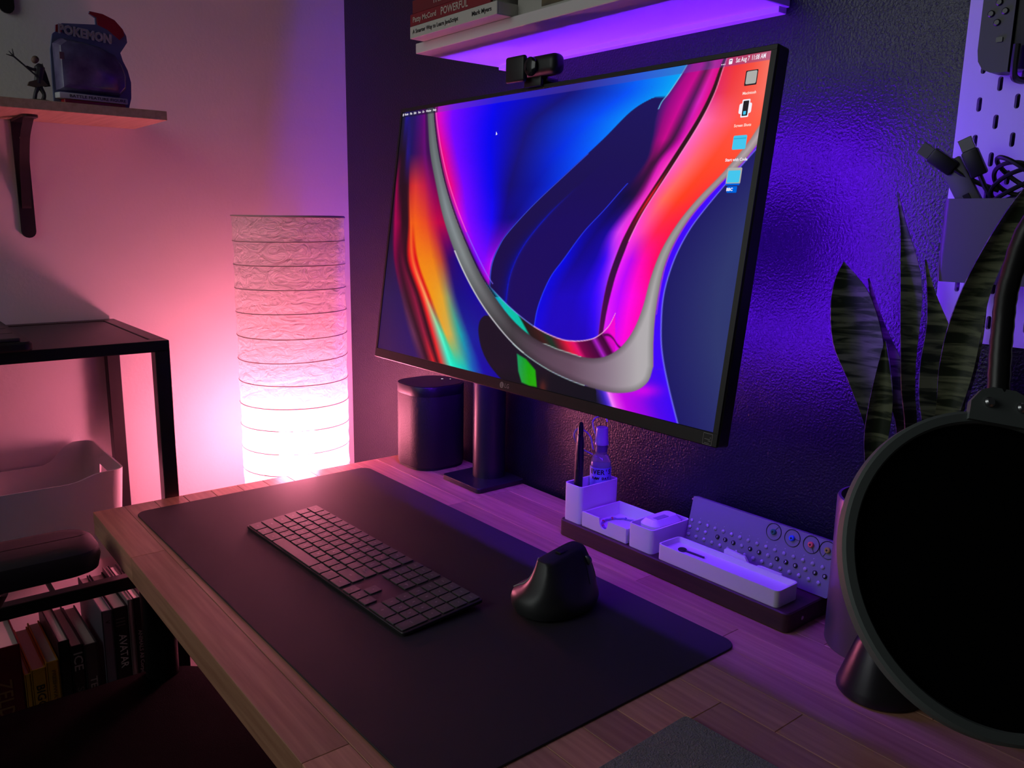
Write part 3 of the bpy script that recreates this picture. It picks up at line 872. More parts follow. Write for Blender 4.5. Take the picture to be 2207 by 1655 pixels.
bm = BM(); box(bm, -0.020, 0.014, -0.0075, -0.0022, -0.004, 0.010, 0.0012, 2); obj('clip', bm, wc, m=black_plastic)
bm = BM(); box(bm, -0.016, 0.016, 0.0215, 0.0265, -0.040, 0.006, 0.002, 2); obj('rear_foot', bm, wc, m=black_plastic)
bm = BM(); box(bm, -0.016, 0.016, 0.003, 0.026, 0.002, 0.009, 0.002, 2); obj('hinge', bm, wc, m=black_plastic)

# ------------------------------------------------------------------ smart speaker
spk = thing('smart_speaker', 'squat black smart speaker with rounded sides at the back of the desk', 'speaker', (0.434, -0.068, DZ))
grille = bpy.data.materials.new('speaker_grille')
grille.use_nodes = True
nt = grille.node_tree
b = nt.nodes['Principled BSDF']
b.inputs['Base Color'].default_value = (0.022, 0.019, 0.021, 1)
b.inputs['Roughness'].default_value = 0.6
tc = nt.nodes.new('ShaderNodeTexCoord')
vo = nt.nodes.new('ShaderNodeTexVoronoi'); vo.inputs['Scale'].default_value = 420
nt.links.new(tc.outputs['Object'], vo.inputs['Vector'])
bp = nt.nodes.new('ShaderNodeBump'); bp.inputs['Strength'].default_value = 0.35; bp.inputs['Distance'].default_value = 0.0008
nt.links.new(vo.outputs['Distance'], bp.inputs['Height']); nt.links.new(bp.outputs[0], b.inputs['Normal'])
def squircle(h, r, z, n=9):
    return [(x, y, z) for x, y in rrect(-h, h, -h, h, r, n)]
bm = BM(); ring_loft(bm, [squircle(0.0538, 0.038, 0.0), squircle(0.0538, 0.038, 0.005)]); obj('foot', bm, spk, m=black_matte)
bm = BM(); ring_loft(bm, [squircle(0.0552, 0.040, 0.005), squircle(0.0562, 0.041, 0.007), squircle(0.0562, 0.041, 0.139)]); obj('grille', bm, spk, m=grille)
bm = BM(); ring_loft(bm, [squircle(0.0560, 0.0408, 0.139), squircle(0.0560, 0.0408, 0.1395), squircle(0.0562, 0.041, 0.140), squircle(0.0562, 0.041, 0.1555), squircle(0.0552, 0.040, 0.157)]); obj('top_band', bm, spk, m=black_plastic)
bm = BM(); ring_loft(bm, [squircle(0.0520, 0.037, 0.1565), squircle(0.0520, 0.037, 0.1578)]); obj('touch_panel', bm, spk, m=mat('touch_gloss', (0.012, 0.011, 0.013), 0.35))
for q, (x, y, r) in enumerate(((-0.006, 0.030, 0.0022), (0.004, 0.042, 0.0012))):
    bm = BM(); lathe(bm, [(r, 0.1578), (r, 0.1581)], 12, x, y); obj('status_light', bm, spk, m=emit('status_white', (0.9, 0.85, 1.0), 0.9))

# ------------------------------------------------------------------ paper floor lamp
lamp = thing('paper_floor_lamp', 'tall cylindrical rice-paper floor lamp glowing pink in the room corner', 'floor lamp', (0.214, -0.2400, 0))
LR = 0.1025
ZT = DZ + 0.456
ring_gap = 0.0436
zr = [ZT - ring_gap * k for k in range(27)]
paper = bpy.data.materials.new('rice_paper')
paper.use_nodes = True
nt = paper.node_tree
nt.nodes.remove(nt.nodes['Principled BSDF'])
out = nt.nodes['Material Output']
tl = nt.nodes.new('ShaderNodeBsdfTranslucent'); tl.inputs[0].default_value = (0.92, 0.86, 0.84, 1)
df = nt.nodes.new('ShaderNodeBsdfDiffuse'); df.inputs[0].default_value = (0.80, 0.76, 0.74, 1)
tr = nt.nodes.new('ShaderNodeBsdfTransparent'); tr.inputs[0].default_value = (0.95, 0.90, 0.90, 1)
mx1 = nt.nodes.new('ShaderNodeMixShader'); mx1.inputs[0].default_value = 0.83
mx2 = nt.nodes.new('ShaderNodeMixShader'); mx2.inputs[0].default_value = 0.32
nt.links.new(tl.outputs[0], mx1.inputs[1]); nt.links.new(df.outputs[0], mx1.inputs[2])
nt.links.new(mx1.outputs[0], mx2.inputs[1]); nt.links.new(tr.outputs[0], mx2.inputs[2])
nt.links.new(mx2.outputs[0], out.inputs[0])
tc = nt.nodes.new('ShaderNodeTexCoord')
mp = nt.nodes.new('ShaderNodeMapping'); mp.inputs['Scale'].default_value = (1, 1, 1.6)
nt.links.new(tc.outputs['Object'], mp.inputs[0])
vo = nt.nodes.new('ShaderNodeTexNoise'); vo.inputs['Scale'].default_value = 34; vo.inputs['Detail'].default_value = 4; vo.inputs['Distortion'].default_value = 1.6
nt.links.new(mp.outputs[0], vo.inputs['Vector'])
bp = nt.nodes.new('ShaderNodeBump'); bp.inputs['Strength'].default_value = 0.75; bp.inputs['Distance'].default_value = 0.012
nt.links.new(vo.outputs['Fac'], bp.inputs['Height'])
nt.links.new(bp.outputs[0], df.inputs['Normal']); nt.links.new(bp.outputs[0], tl.inputs['Normal'])
bm = BM()
NS, SUB = 96, 5
rows_ = []
zz = []
for k in range(26):
    for q in range(SUB):
        zz.append((zr[k] + (zr[k + 1] - zr[k]) * q / SUB, math.sin(PI * q / SUB)))
zz.append((zr[26], 0))
for z, s in zz:
    r_ = []
    for i in range(NS):
        a = 2 * PI * i / NS
        jit = (rng.random() - 0.5) * 0.0022 * s
        rr_ = LR - 0.0022 * s * (0.6 + 0.4 * math.sin(3 * a + z * 40)) + jit
        r_.append((rr_ * math.cos(a), rr_ * math.sin(a), z))
    rows_.append(r_)
ring_loft(bm, rows_, False, False)
obj('paper_shade', bm, lamp, m=paper)
wire = mat('lamp_wire', (0.30, 0.24, 0.24), 0.5)
_ringmesh = None
b = BM(); tube(b, [(LR * math.cos(2 * PI * i / 64), LR * math.sin(2 * PI * i / 64), 0.0) for i in range(64)], 0.0008, 5, closed=True)
_ringmesh = mesh_of(b, 'hoop', wire)
for k, z in enumerate(zr):
    o = obj('hoop', _ringmesh, lamp, (0, 0, z), (rng.normal() * 0.012, rng.normal() * 0.012, 0))
bm = BM(); tube(bm, [(LR * math.cos(2 * PI * i / 64), LR * math.sin(2 * PI * i / 64), ZT) for i in range(64)], 0.0020, 6, closed=True); obj('top_hoop', bm, lamp, m=mat('lamp_rim', (0.55, 0.45, 0.45), 0.5))
BC = DZ + 0.018             # bulb centre
bm = BM(); lathe(bm, [(0.085, 0.0), (0.085, 0.006), (0.02, 0.010), (0.006, 0.014), (0.006, BC - 0.086), (0.016, BC - 0.082), (0.016, BC - 0.052)], 24); obj('stand', bm, lamp, m=wire)
bm = BM(); lathe(bm, [(0.014, BC - 0.052), (0.024, BC - 0.038), (0.036, BC - 0.020), (0.040, BC), (0.036, BC + 0.020), (0.022, BC + 0.034), (0.004, BC + 0.040)], 24)
obj('bulb', bm, lamp, m=emit('bulb_pink', BULB_COLOR, BULB))

# ------------------------------------------------------------------ desk organiser and what it holds
org = thing('organizer_base', 'long dark walnut organizer base along the back of the desk', 'desk organizer', (0.853, -0.119, DZ))
bm = BM(); rprism(bm, 0, 0.384, 0, 0.090, 0, 0.0245, 0.008, 0.0015); obj('body', bm, org, m=walnut)
bm = BM(); lathe(bm, [(0.0025, 0), (0.0025, 0.0006)], 12); obj('end_pin', bm, org, (0.384, 0.030, 0.012), (0, PI / 2, 0), m=steel)

cup = thing('pen_cup', 'tall white rectangular pen cup at the far end of the organizer', 'pen cup', (0.857, -0.114, DZ + 0.0245))
bm = BM(); tray(bm, 0, 0.036, 0, 0.078, 0, 0.056, 0.006); obj('shell', bm, cup, m=white_plastic)

card = thing('card_tray', 'low white tray with a round thumb notch beside the pen cup', 'tray', (0.896, -0.114, DZ + 0.0245))
bm = BM()
# walls with a notch in the front wall: floor, back, sides, front pieces
box(bm, 0, 0.087, 0, 0.078, 0, 0.003, 0.0008, 1)
obj('floor_panel', bm, card, m=white_plastic)
bm = BM(); box(bm, 0, 0.087, 0.0756, 0.078, 0.0025, 0.022, 0.0008, 1); obj('back_panel', bm, card, m=white_plastic)
for x0 in (0.0, 0.0846):
    bm = BM(); box(bm, x0, x0 + 0.0024, 0.0004, 0.0776, 0.0025, 0.022, 0.0008, 1); obj('side_panel', bm, card, m=white_plastic)
bm = BM()
pts = [(0.0004, 0.0025), (0.0866, 0.0025), (0.0866, 0.022), (0.0525, 0.022)]
for k in range(13):
    a = -k * PI / 12
    pts.append((0.0435 + 0.0085 * math.cos(a), 0.0195 + 0.0115 * math.sin(a)))
pts += [(0.0345, 0.022), (0.0004, 0.022)]
ring_loft(bm, [[(x, 0.0, z) for x, z in pts], [(x, 0.0024, z) for x, z in pts]])
obj('front_panel', bm, card, m=white_plastic)

neck = thing('bead_bracelet', 'thin patterned bracelet lying in the notched white tray', 'bracelet', (0.9405, -0.076, DZ + 0.0278))
bm = BM()
tube(bm, [(0.031 * math.cos(2 * PI * i / 40), 0.027 * math.sin(2 * PI * i / 40), 0.0014 + 0.0006 * math.sin(i * 1.9)) for i in range(40)], 0.0014, 6, closed=True)
obj('cord', bm, neck, m=mat('bracelet_blue', (0.25, 0.22, 0.45), 0.6))
for i in range(9):
    a = 2 * PI * i / 9
    bm = BM(); bmesh.ops.create_uvsphere(bm, u_segments=8, v_segments=6, radius=0.0021)
    obj('bead', bm, neck, (0.031 * math.cos(a), 0.027 * math.sin(a), 0.0021), m=mat('bead_red', (0.55, 0.08, 0.10), 0.5) if i in (4, 5, 6) else mat('bead_violet', (0.20, 0.12, 0.5), 0.5))

sq = thing('square_bin', 'open white square bin in the middle of the organizer', 'tray', (0.986, -0.114, DZ + 0.0245))
bm = BM(); tray(bm, 0, 0.043, 0, 0.078, 0, 0.033, 0.006); obj('shell', bm, sq, m=white_plastic)
case = thing('earbud_case', 'glossy white earbud case poking out of the square bin', 'earbud case', (1.0075, -0.072, DZ + 0.0245 + 0.0028))
bm = BM(); rprism(bm, -0.0165, 0.0165, -0.030, 0.030, 0.0, 0.0365, 0.012, 0.007, 5); obj('body', bm, case, m=white_plastic)
bm = BM(); box(bm, -0.0045, 0.0045, -0.012, 0.012, 0.0360, 0.0372, 0.0004, 1); obj('hinge_plate', bm, case, (0.004, -0.006, 0), m=mat('hinge_grey', (0.32, 0.31, 0.36), 0.4))

lt = thing('long_tray', 'long shallow white pen tray at the near end of the organizer', 'tray', (1.040, -0.1155, DZ + 0.0245))
bm = BM(); tray(bm, 0, 0.180, 0, 0.043, 0, 0.0205, 0.006, fl=0.0130); obj('shell', bm, lt, m=white_plastic)
pick = thing('small_metal_key', 'small dark metal key lying in the long white tray', 'key', (1.064, -0.094, DZ + 0.0245 + 0.0132), (0, 0, 0.05))
dark_steel = mat('dark_steel', (0.06, 0.06, 0.07), 0.35, metal=0.8)
bm = BM(); lathe(bm, [(0.0052, 0.0), (0.0058, 0.0007), (0.0058, 0.0018), (0.0052, 0.0025)], 18); obj('bow', bm, pick, m=dark_steel)
bm = BM(); box(bm, 0.005, 0.034, -0.0012, 0.0012, 0.0002, 0.0022, 0.0004, 1); obj('shaft', bm, pick, m=dark_steel)

holder = thing('device_stand', 'small white plastic device stand with a notch behind the long tray', 'stand', (1.112, -0.0715, DZ + 0.0245))
bm = BM()
pts = [(0, 0), (0.085, 0), (0.085, 0.018), (0.083, 0.021), (0.054, 0.021), (0.049, 0.020), (0.044, 0.0165), (0.038, 0.0165), (0.034, 0.021), (0.031, 0.0255), (0.003, 0.0275), (0, 0.025)]
ring_loft(bm, [[(x, 0.0, z) for x, z in pts], [(x, 0.003, z) for x, z in pts]])
obj('lip', bm, holder, m=white_plastic)
bm = BM(); box(bm, 0.0, 0.085, 0.003, 0.010, 0, 0.003, 0.0006, 1); obj('foot', bm, holder, m=white_plastic)

# pocket synthesizer leaning at the back
TS = 0.22
syn = thing('pocket_synthesizer', 'slim pale pocket synthesizer with rows of buttons leaning against the wall', 'synthesizer',
            (1.0200, -0.0485, DZ + 0.0250), (-TS, 0, 0))
synth_mat = mat('synth_grey', (0.21, 0.21, 0.24), 0.5)
SW_, SH_ = 0.2145, 0.0640
bm = BM()
ring_loft(bm, [[(x, y, z) for x, z in rrect(0.0105, 0.0105 + 0.2125, 0.0005, 0.0675, 0.0020, 3)] for y in (0.0, 0.009)])
obj('body', bm, syn, m=synth_mat)
btn = mat('button_grey', (0.40, 0.40, 0.44), 0.35)
btn_dark = mat('button_dark', (0.015, 0.014, 0.018), 0.3)
b = BM(); lathe(b, [(0.0026, 0), (0.0025, 0.0009), (0.0018, 0.0016), (0.0005, 0.0019)], 12); BTN = mesh_of(b, 'button', btn)
b = BM(); lathe(b, [(0.0031, 0), (0.0030, 0.0009), (0.0023, 0.0016), (0.0005, 0.0019)], 12); BTND = mesh_of(b, 'button', btn_dark)
FR = (PI / 2, 0, 0)
for k in range(16):
    obj('button', BTN, syn, (0.0157 + k * 0.01296, 0, 0.0347), FR)
    obj('button', BTN, syn, (0.0146 + k * 0.01296, 0, 0.0152), FR)
for u in (0.0143, 0.0275, 0.0407, 0.0985, 0.1375, 0.1892):
    obj('button', BTN, syn, (u, 0, 0.0252), FR)
for k, u in enumerate((0.0605, 0.0729, 0.0856, 0.1112, 0.1245, 0.1505, 0.1630, 0.1760, 0.2022, 0.2150)):
    o = obj('button', BTND, syn, (u, 0, 0.0252), FR)
    lettering(o, str((k + 1) % 10), 0.0040, ink_white, (0, 0, 0.00195), (1, 0, 0), (0, 1, 0), 'numeral', 'CENTER', bold=0.0001)
for k in range(14):
    b = BM(); lathe(b, [(0.0008, 0), (0.0006, 0.0004)], 8); obj('indicator', b, syn, (0.0287 + k * 0.01296, 0, 0.0408), FR, m=btn)
for k, (u, c) in enumerate(((0.1386, (0.02, 0.20, 0.12)), (0.1647, (0.02, 0.12, 0.75)), (0.1903, (0.85, 0.16, 0.10)), (0.2120, (0.45, 0.40, 0.05)))):
    b = BM(); tube(b, [(0.0104 * math.cos(2 * PI * i / 40), 0.0104 * math.sin(2 * PI * i / 40), 0) for i in range(40)], 0.00055, 5, closed=True)
    dial = obj('dial_ring', b, syn, (u, -0.0002, 0.0560), FR, m=btn_dark)
    b = BM(); lathe(b, [(0.0036, 0), (0.0036, 0.002), (0.0027, 0.003)], 16); obj('dial_knob', b, dial, m=mat('dial_%d' % k, c, 0.4))
    b = BM(); box(b, -0.0014, 0.0014, -0.0005, 0.0005, 0.003, 0.0033); box(b, -0.0005, 0.0005, -0.0014, 0.0014, 0.003, 0.0033); obj('dial_slot', b, dial, m=btn_dark)
    b = BM(); box(b, -0.00025, 0.00025, 0.0040, 0.0100, 0.0, 0.0003); obj('dial_tick', b, dial, rot=(0, 0, -0.6 - k), m=btn_dark)
bm = BM(); tube(bm, [(0.0065, 0.004, 0.062), (0.0125, 0.004, 0.062)], 0.0013, 8); obj('jack_plug', bm, syn, m=mat('jack_copper', (0.75, 0.35, 0.25), 0.3, metal=0.9))

# pen and spray bottle in the cup
pen = thing('ballpoint_pen', 'black retractable pen standing in the white pen cup', 'pen', (0.8695, -0.0985, DZ + 0.0272), (0.02, 0.02, 0.5))
bm = BM(); lathe(bm, [(0.0018, 0), (0.0045, 0.010), (0.0062, 0.016), (0.0064, 0.095), (0.0055, 0.118), (0.0042, 0.124)], 16); obj('barrel', bm, pen, m=black_plastic)
bm = BM(); lathe(bm, [(0.0040, 0.122), (0.0042, 0.138), (0.0030, 0.144), (0.001, 0.145)], 14); obj('push_button', bm, pen, m=mat('pen_gloss', (0.012, 0.012, 0.014), 0.15))
bm = BM(); box(bm, -0.0015, 0.0015, -0.0088, -0.0068, 0.075, 0.128, 0.0005, 1); box(bm, -0.0015, 0.0015, -0.0075, -0.003, 0.124, 0.128); obj('clip', bm, pen, m=mat('pen_gloss', (0.012, 0.012, 0.014), 0.15))
lettering(pen, 'MONSTERY', 0.0042, mat('pen_print', (0.35, 0.33, 0.36), 0.5), (0.0065, -0.0012, 0.030), (0, 0, 1), (-0.3, 1, 0), 'print')

bot = thing('spray_bottle', 'small clear spray bottle with a blue label standing in the pen cup', 'bottle', (0.8735, -0.0560, DZ + 0.0272))
clear = bpy.data.materials.new('clear_plastic')
clear.use_nodes = True
b_ = clear.node_tree.nodes['Principled BSDF']
b_.inputs['Base Color'].default_value = (0.88, 0.88, 0.95, 1)
b_.inputs['Roughness'].default_value = 0.12
b_.inputs['Transmission Weight'].default_value = 0.85
b_.inputs['IOR'].default_value = 1.35
bm = BM(); lathe(bm, [(0.0135, 0.0), (0.0155, 0.003), (0.0155, 0.073), (0.0150, 0.079), (0.0120, 0.087), (0.0085, 0.090), (0.0085, 0.094)], 28); obj('body', bm, bot, m=clear)
label_mat = mat('label_blue', (0.20, 0.24, 0.62), 0.6, var=(60, (0.30, 0.34, 0.75)))
bm = BM(); lathe(bm, [(0.01575, 0.034), (0.01575, 0.072)], 32, cap0=False, cap1=False); obj('label', bm, bot, m=label_mat)
bm = BM(); lathe(bm, [(0.0090, 0.094), (0.0092, 0.110), (0.0075, 0.112)], 24); obj('neck', bm, bot, m=mat('pump_violet', (0.10, 0.08, 0.16), 0.4))
bm = BM(); lathe(bm, [(0.0105, 0.105), (0.0105, 0.109), (0.0100, 0.110), (0.0088, 0.130), (0.0080, 0.131)], 28); obj('cap', bm, bot, m=mat('cap_clear', (0.30, 0.28, 0.40), 0.15, spec=0.8))
# printing wrapped round the label, letter by letter, facing the room
vd = math.atan2(-0.85, 0.83)
for row, (s, size, zz_) in enumerate((("EVER'S", 0.0100, 0.0655), ('RAW DAY', 0.0050, 0.0560))):
    pitch = (0.37 if row == 0 else 0.25)
    grp = BM()
    for k, ch in enumerate(s):
        if ch == ' ':
            continue
        a = vd + (k - (len(s) - 1) / 2) * pitch
        nrm = Vector((math.cos(a), math.sin(a), 0))
        d_ = Vector((-math.sin(a), math.cos(a), 0))
        me_ = text_mesh(ch, size, ink_black, 0.0, 'CENTER', 0.0, 0.0003)
        M_ = frame(nrm * 0.01595 + Vector((0, 0, zz_)), d_, (0, 0, 1))
        tmp = me_.copy(); tmp.transform(M_); grp.from_mesh(tmp); bpy.data.meshes.remove(tmp)
    mm = bpy.data.meshes.new('label_print'); grp.to_mesh(mm); grp.free(); mm.materials.append(ink_black)
    obj('label_print', mm, bot)
bm = BM()
loop = spline([(-0.004, -0.006, 0.112), (-0.016, -0.004, 0.138), (-0.006, 0.010, 0.146), (0.002, 0.008, 0.138)], 6)
tube(bm, loop, 0.0012, 6)
tube(bm, spline([(-0.010, -0.008, 0.088), (-0.018, -0.026, 0.100), (-0.022, -0.036, 0.118), (-0.018, -0.030, 0.130), (-0.012, -0.014, 0.118), (-0.009, -0.008, 0.096)], 6), 0.0013, 6)
obj('carry_strap', bm, bot, m=mat('strap_violet', (0.30, 0.25, 0.45), 0.35))

# ------------------------------------------------------------------ white wall shelf above the monitor
ws = thing('wall_shelf', 'white floating wall shelf lit violet from below above the monitor', 'shelf', (0.551, 0, DZ + 0.708))
bm = BM(); box(bm, 0, 0.549, -0.171, 0, 0, 0.0150, 0.0008, 1); obj('board', bm, ws, m=white_paint)
bm = BM(); box(bm, 0.012, 0.545, -0.016, 0, -0.007, 0.0005, 0.0006, 1); obj('wall_rail', bm, ws, m=white_paint)
ST = DZ + 0.723
def cover_book(name, label, loc, L, depth, th, cover, group, texts, pages=paper_white, rotz=0.0):
    """a lying book, spine toward the room (-y)"""
    t = thing(name, label, 'book', loc, (0, 0, rotz), group)
    bm = BM(); box(bm, 0, L, 0, depth, 0, th, 0.0006, 1); obj('cover', bm, t, m=cover)
    bm = BM(); box(bm, 0.003, L + 0.0006, 0.004, depth + 0.0006, 0.0016, th - 0.0016); obj('page_block', bm, t, m=pages)
    for s, size, u, v, m, w in texts:
        lettering(t, s, size, m, (u, -0.0004, v), (1, 0, 0), (0, 0, 1), 'spine_title', width=w, bold=0.0002)
    return t
red_cover = mat('cover_red', (0.27, 0.012, 0.022), 0.45)
dkred_cover = mat('cover_crimson', (0.20, 0.012, 0.020), 0.45)
cream_cover = mat('cover_cream', (0.62, 0.62, 0.56), 0.5)
cream_ink = mat('ink_cream', (0.60, 0.52, 0.45), 0.6)
cover_book('paperback', 'cream paperback on JavaScript at the bottom of the shelf stack', (0.573, -0.195, ST), 0.214, 0.15, 0.0170, cream_cover, 'books stacked on the white shelf',
           [('A Smarter Way to Learn JavaScript', 0.0080, 0.008, 0.0088, ink_black, 0.118), ('Mark Myers', 0.0080, 0.158, 0.0088, ink_black, 0.044)])
cover_book('paperback', 'red book titled Powerful, second in the shelf stack', (0.572, -0.194, ST + 0.0171), 0.200, 0.14, 0.0176, red_cover, 'books stacked on the white shelf',
           [('Patty McCord', 0.0105, 0.008, 0.0086, cream_ink, 0.062), ('POWERFUL', 0.0145, 0.082, 0.0086, cream_ink, 0.066)])
cover_book('paperback', 'crimson hardback third from the bottom of the shelf stack', (0.577, -0.193, ST + 0.0348), 0.205, 0.14, 0.0190, dkred_cover, 'books stacked on the white shelf',
           [('THINKING', 0.0100, 0.055, 0.0092, cream_ink, 0.06)])
cover_book('paperback', 'dark paperback on top of the shelf stack', (0.580, -0.190, ST + 0.0539), 0.19, 0.13, 0.016, mat('cover_dark', (0.03, 0.025, 0.03), 0.5), 'books stacked on the white shelf', [])
bx_ = thing('storage_carton', 'pale cardboard carton standing on the white shelf beside the books', 'box', (0.787, -0.160, ST))
carton = mat('carton_grey', (0.50, 0.47, 0.42), 0.7)
bm = BM(); box(bm, 0, 0.16, 0, 0.12, 0, 0.15, 0.001, 1); obj('body', bm, bx_, m=carton)
bm = BM(); box(bm, 0.050, 0.150, -0.0006, 0, 0.006, 0.140); obj('printed_panel', bm, bx_, m=mat('carton_print', (0.03, 0.02, 0.02), 0.5, var=(40, (0.18, 0.13, 0.06))))

# ------------------------------------------------------------------ pegboard with console and cable box
PX, PZ = 1.316, DZ + 0.342
peg = thing('pegboard', 'white slotted pegboard mounted on the dark wall', 'pegboard', (PX, -0.022, PZ))
slots = []
for c in range(0, 22):
    xx = 0.0195 + c * 0.0170
    for r in range(0, 16):
        zz2 = 0.0215 + r * 0.0352 + (0.0 if c % 2 == 0 else 0.0176)
        slots.append((xx, zz2))
PWID, PHEI = 0.40, 0.56
# board built from cells so that each slot is a real hole
bm = BM()
sx, sz, SWH, SHH = 0.0170, 0.0352, 0.00235, 0.0068
edge_x = 0.0195 - sx / 2
cols = int((PWID - edge_x) / sx)
for yy in (0.0, 0.005):
    pass
def quad3(a, b_, c, d):
    bm.faces.new([bm.verts.new(p) for p in (a, b_, c, d)])
def board_rect(x0, x1, z0, z1):
    quad3((x0, 0, z0), (x1, 0, z0), (x1, 0, z1), (x0, 0, z1))
    quad3((x0, 0.005, z0), (x0, 0.005, z1), (x1, 0.005, z1), (x1, 0.005, z0))
board_rect(0, edge_x, 0, PHEI)
for c in range(cols):
    x0 = edge_x + c * sx
    x1 = x0 + sx
    xc = (x0 + x1) / 2
    zs = [0.0215 + r * sz + (0.0 if c % 2 == 0 else sz / 2) for r in range(-1, 18)]
    zs = [z for z in zs if z - sz / 2 > -sz / 2 and 0.012 < z < PHEI - 0.012]
    prev = 0.0
    for z in zs:
        # capsule-shaped slot outline
        cap = []
        for k in range(9):
            a = k * PI / 8
            cap.append((xc + SWH * math.cos(a), z + SHH - SWH + SWH * math.sin(a)))
        for k in range(9):
            a = PI + k * PI / 8
            cap.append((xc + SWH * math.cos(a), z - SHH + SWH + SWH * math.sin(a)))
        lo, hi = prev, z + SHH + 0.004
        # outer outline matched to cap points: top arc -> top edge, bottom arc -> bottom edge
        outer = [(x1 + (x0 - x1) * k / 8, hi) for k in range(9)] + [(x0 + (x1 - x0) * k / 8, lo) for k in range(9)]
        n = 18
        for yv, flip in ((0.0, False), (0.005, True)):
            ci = [bm.verts.new((p[0], yv, p[1])) for p in cap]
            oi_ = [bm.verts.new((p[0], yv, p[1])) for p in outer]
            for k in range(n):
                j = (k + 1) % n
                bm.faces.new((ci[k], ci[j], oi_[j], oi_[k]))
            if not flip:
                front = ci
            else:
                for k in range(n):
                    j = (k + 1) % n
                    bm.faces.new((front[k], front[j], ci[j], ci[k]))
        prev = hi
    board_rect(x0, x1, prev, PHEI)
bmesh.ops.remove_doubles(bm, verts=bm.verts[:], dist=1e-6)
for x0, x1, z0, z1 in ((0, PWID, 0, 0), (0, PWID, PHEI, PHEI)):
    quad3((x0, 0, z0), (x0, 0.005, z0), (x1, 0.005, z0), (x1, 0, z0))
for x0 in (0, edge_x + cols * sx):
    quad3((x0, 0, 0), (x0, 0.005, 0), (x0, 0.005, PHEI), (x0, 0, PHEI))
obj('board', bm, peg, m=white_paint)
for z in (0.06, 0.50):
    bm = BM(); box(bm, 0.06, 0.34, 0.0049, 0.0219, z - 0.012, z + 0.012); obj('spacer', bm, peg, m=white_paint)

con = thing('game_console', 'dark handheld game console with round buttons hanging on the pegboard', 'game console', (1.340, -0.040, DZ + 0.598), (0, 0, 0))
joy = mat('controller_grey', (0.045, 0.042, 0.052), 0.45)
bm = BM()
pts = [(0.0, 0.11), (0.0, 0.022), (0.0015, 0.012), (0.006, 0.0045), (0.013, 0.001), (0.020, 0.0), (0.0285, 0.0), (0.0285, 0.11)]
ring_loft(bm, [[(x, y, z) for x, z in pts] for y in (-0.0105, -0.009, 0.009, 0.0105)]); obj('controller', bm, con, m=joy)
b = BM(); lathe(b, [(0.0030, 0), (0.0030, 0.0012), (0.0022, 0.0018)], 16); RB = mesh_of(b, 'round_button', btn_dark)
for x, z in ((0.0145, 0.062), (0.0085, 0.053), (0.0205, 0.0535), (0.0145, 0.0445)):
    obj('round_button', RB, con, (x, -0.0105, z), (PI / 2, 0, 0))
bm = BM(); rprism(bm, -0.0028, 0.0028, -0.0022, 0.0022, 0, 0.0014, 0.0008); obj('square_button', bm, con, (0.0185, -0.0105, 0.029), (PI / 2, 0, 0), m=btn_dark)
bm = BM(); box(bm, 0.0295, 0.20, -0.009, 0.009, 0.001, 0.11, 0.002, 2); obj('tablet', bm, con, m=mat('tablet_black', (0.010, 0.011, 0.011), 0.25))
hold = thing('console_holder', 'dark hook holding the game console on the pegboard', 'holder', (1.340, -0.040, DZ + 0.598))
bm = BM(); tube(bm, spline([(0.036, 0.018, 0.000), (0.036, 0.012, -0.006), (0.036, -0.010, -0.007), (0.036, -0.016, 0.000), (0.036, -0.016, 0.022)], 6), 0.0032, 8); obj('hook', bm, hold, m=joy)
bm = BM(); box(bm, 0.032, 0.040, 0.0125, 0.0180, -0.008, 0.02, 0.001, 1); obj('back_plate', bm, hold, m=joy)

cb = thing('cable_box', 'open grey plastic box of cables hanging on the pegboard', 'box', (1.338, -0.0235, DZ + 0.405))
grey_box = mat('grey_box', (0.095, 0.09, 0.105), 0.45)
bm = BM()
W0, D0, H0 = 0.094, 0.058, 0.078
tray(bm, 0, W0, -D0, 0, 0, H0, 0.007, 0.002); obj('shell', bm, cb, m=grey_box)
def usb(name, label, loc, rot, length=0.05, group='cables in the grey box'):
    t = thing(name, label, 'cable', loc, rot, group)
    bm = BM(); box(bm, -0.006, 0.006, -0.0022, 0.0022, 0.018, 0.030, 0.0004, 1); obj('plug_shell', bm, t, m=steel)
    bm = BM(); box(bm, -0.0075, 0.0075, -0.0042, 0.0042, -0.008, 0.018, 0.002, 2); obj('plug_body', bm, t, m=black_plastic)
    bm = BM(); tube(bm, [(0, 0, -0.007), (0, 0, -0.02), (0.002, 0, -0.035), (0.006, 0.001, -length)], 0.0022, 8); obj('wire', bm, t, m=black_plastic)
    return t
usb('usb_cable', 'black cable with a bare steel plug leaning out of the grey box', (1.331, -0.066, DZ + 0.5155), (0.22, -0.95, 0.1), 0.052)
usb('usb_cable', 'black cable with upright dark plug in the grey box', (1.356, -0.060, DZ + 0.512), (0.1, -0.45, 0.2), 0.06)
ad = thing('usb_hub', 'slim grey adapter stick standing tilted in the grey box', 'adapter', (1.356, -0.055, DZ + 0.474), (0.05, -0.52, 0.15))
bm = BM(); box(bm, -0.010, 0.010, -0.004, 0.004, -0.045, 0.052, 0.0015, 2); obj('body', bm, ad, m=grey_box)
bm = BM(); box(bm, -0.003, 0.003, -0.0046, -0.0038, 0.006, 0.016, 0.0003, 1); obj('port', bm, ad, m=black_matte)
lp = thing('coiled_cable', 'black cable coiled in loops on top of the grey box', 'cable', (1.392, -0.052, DZ + 0.478), (0, 0, 0), 'cables in the grey box')
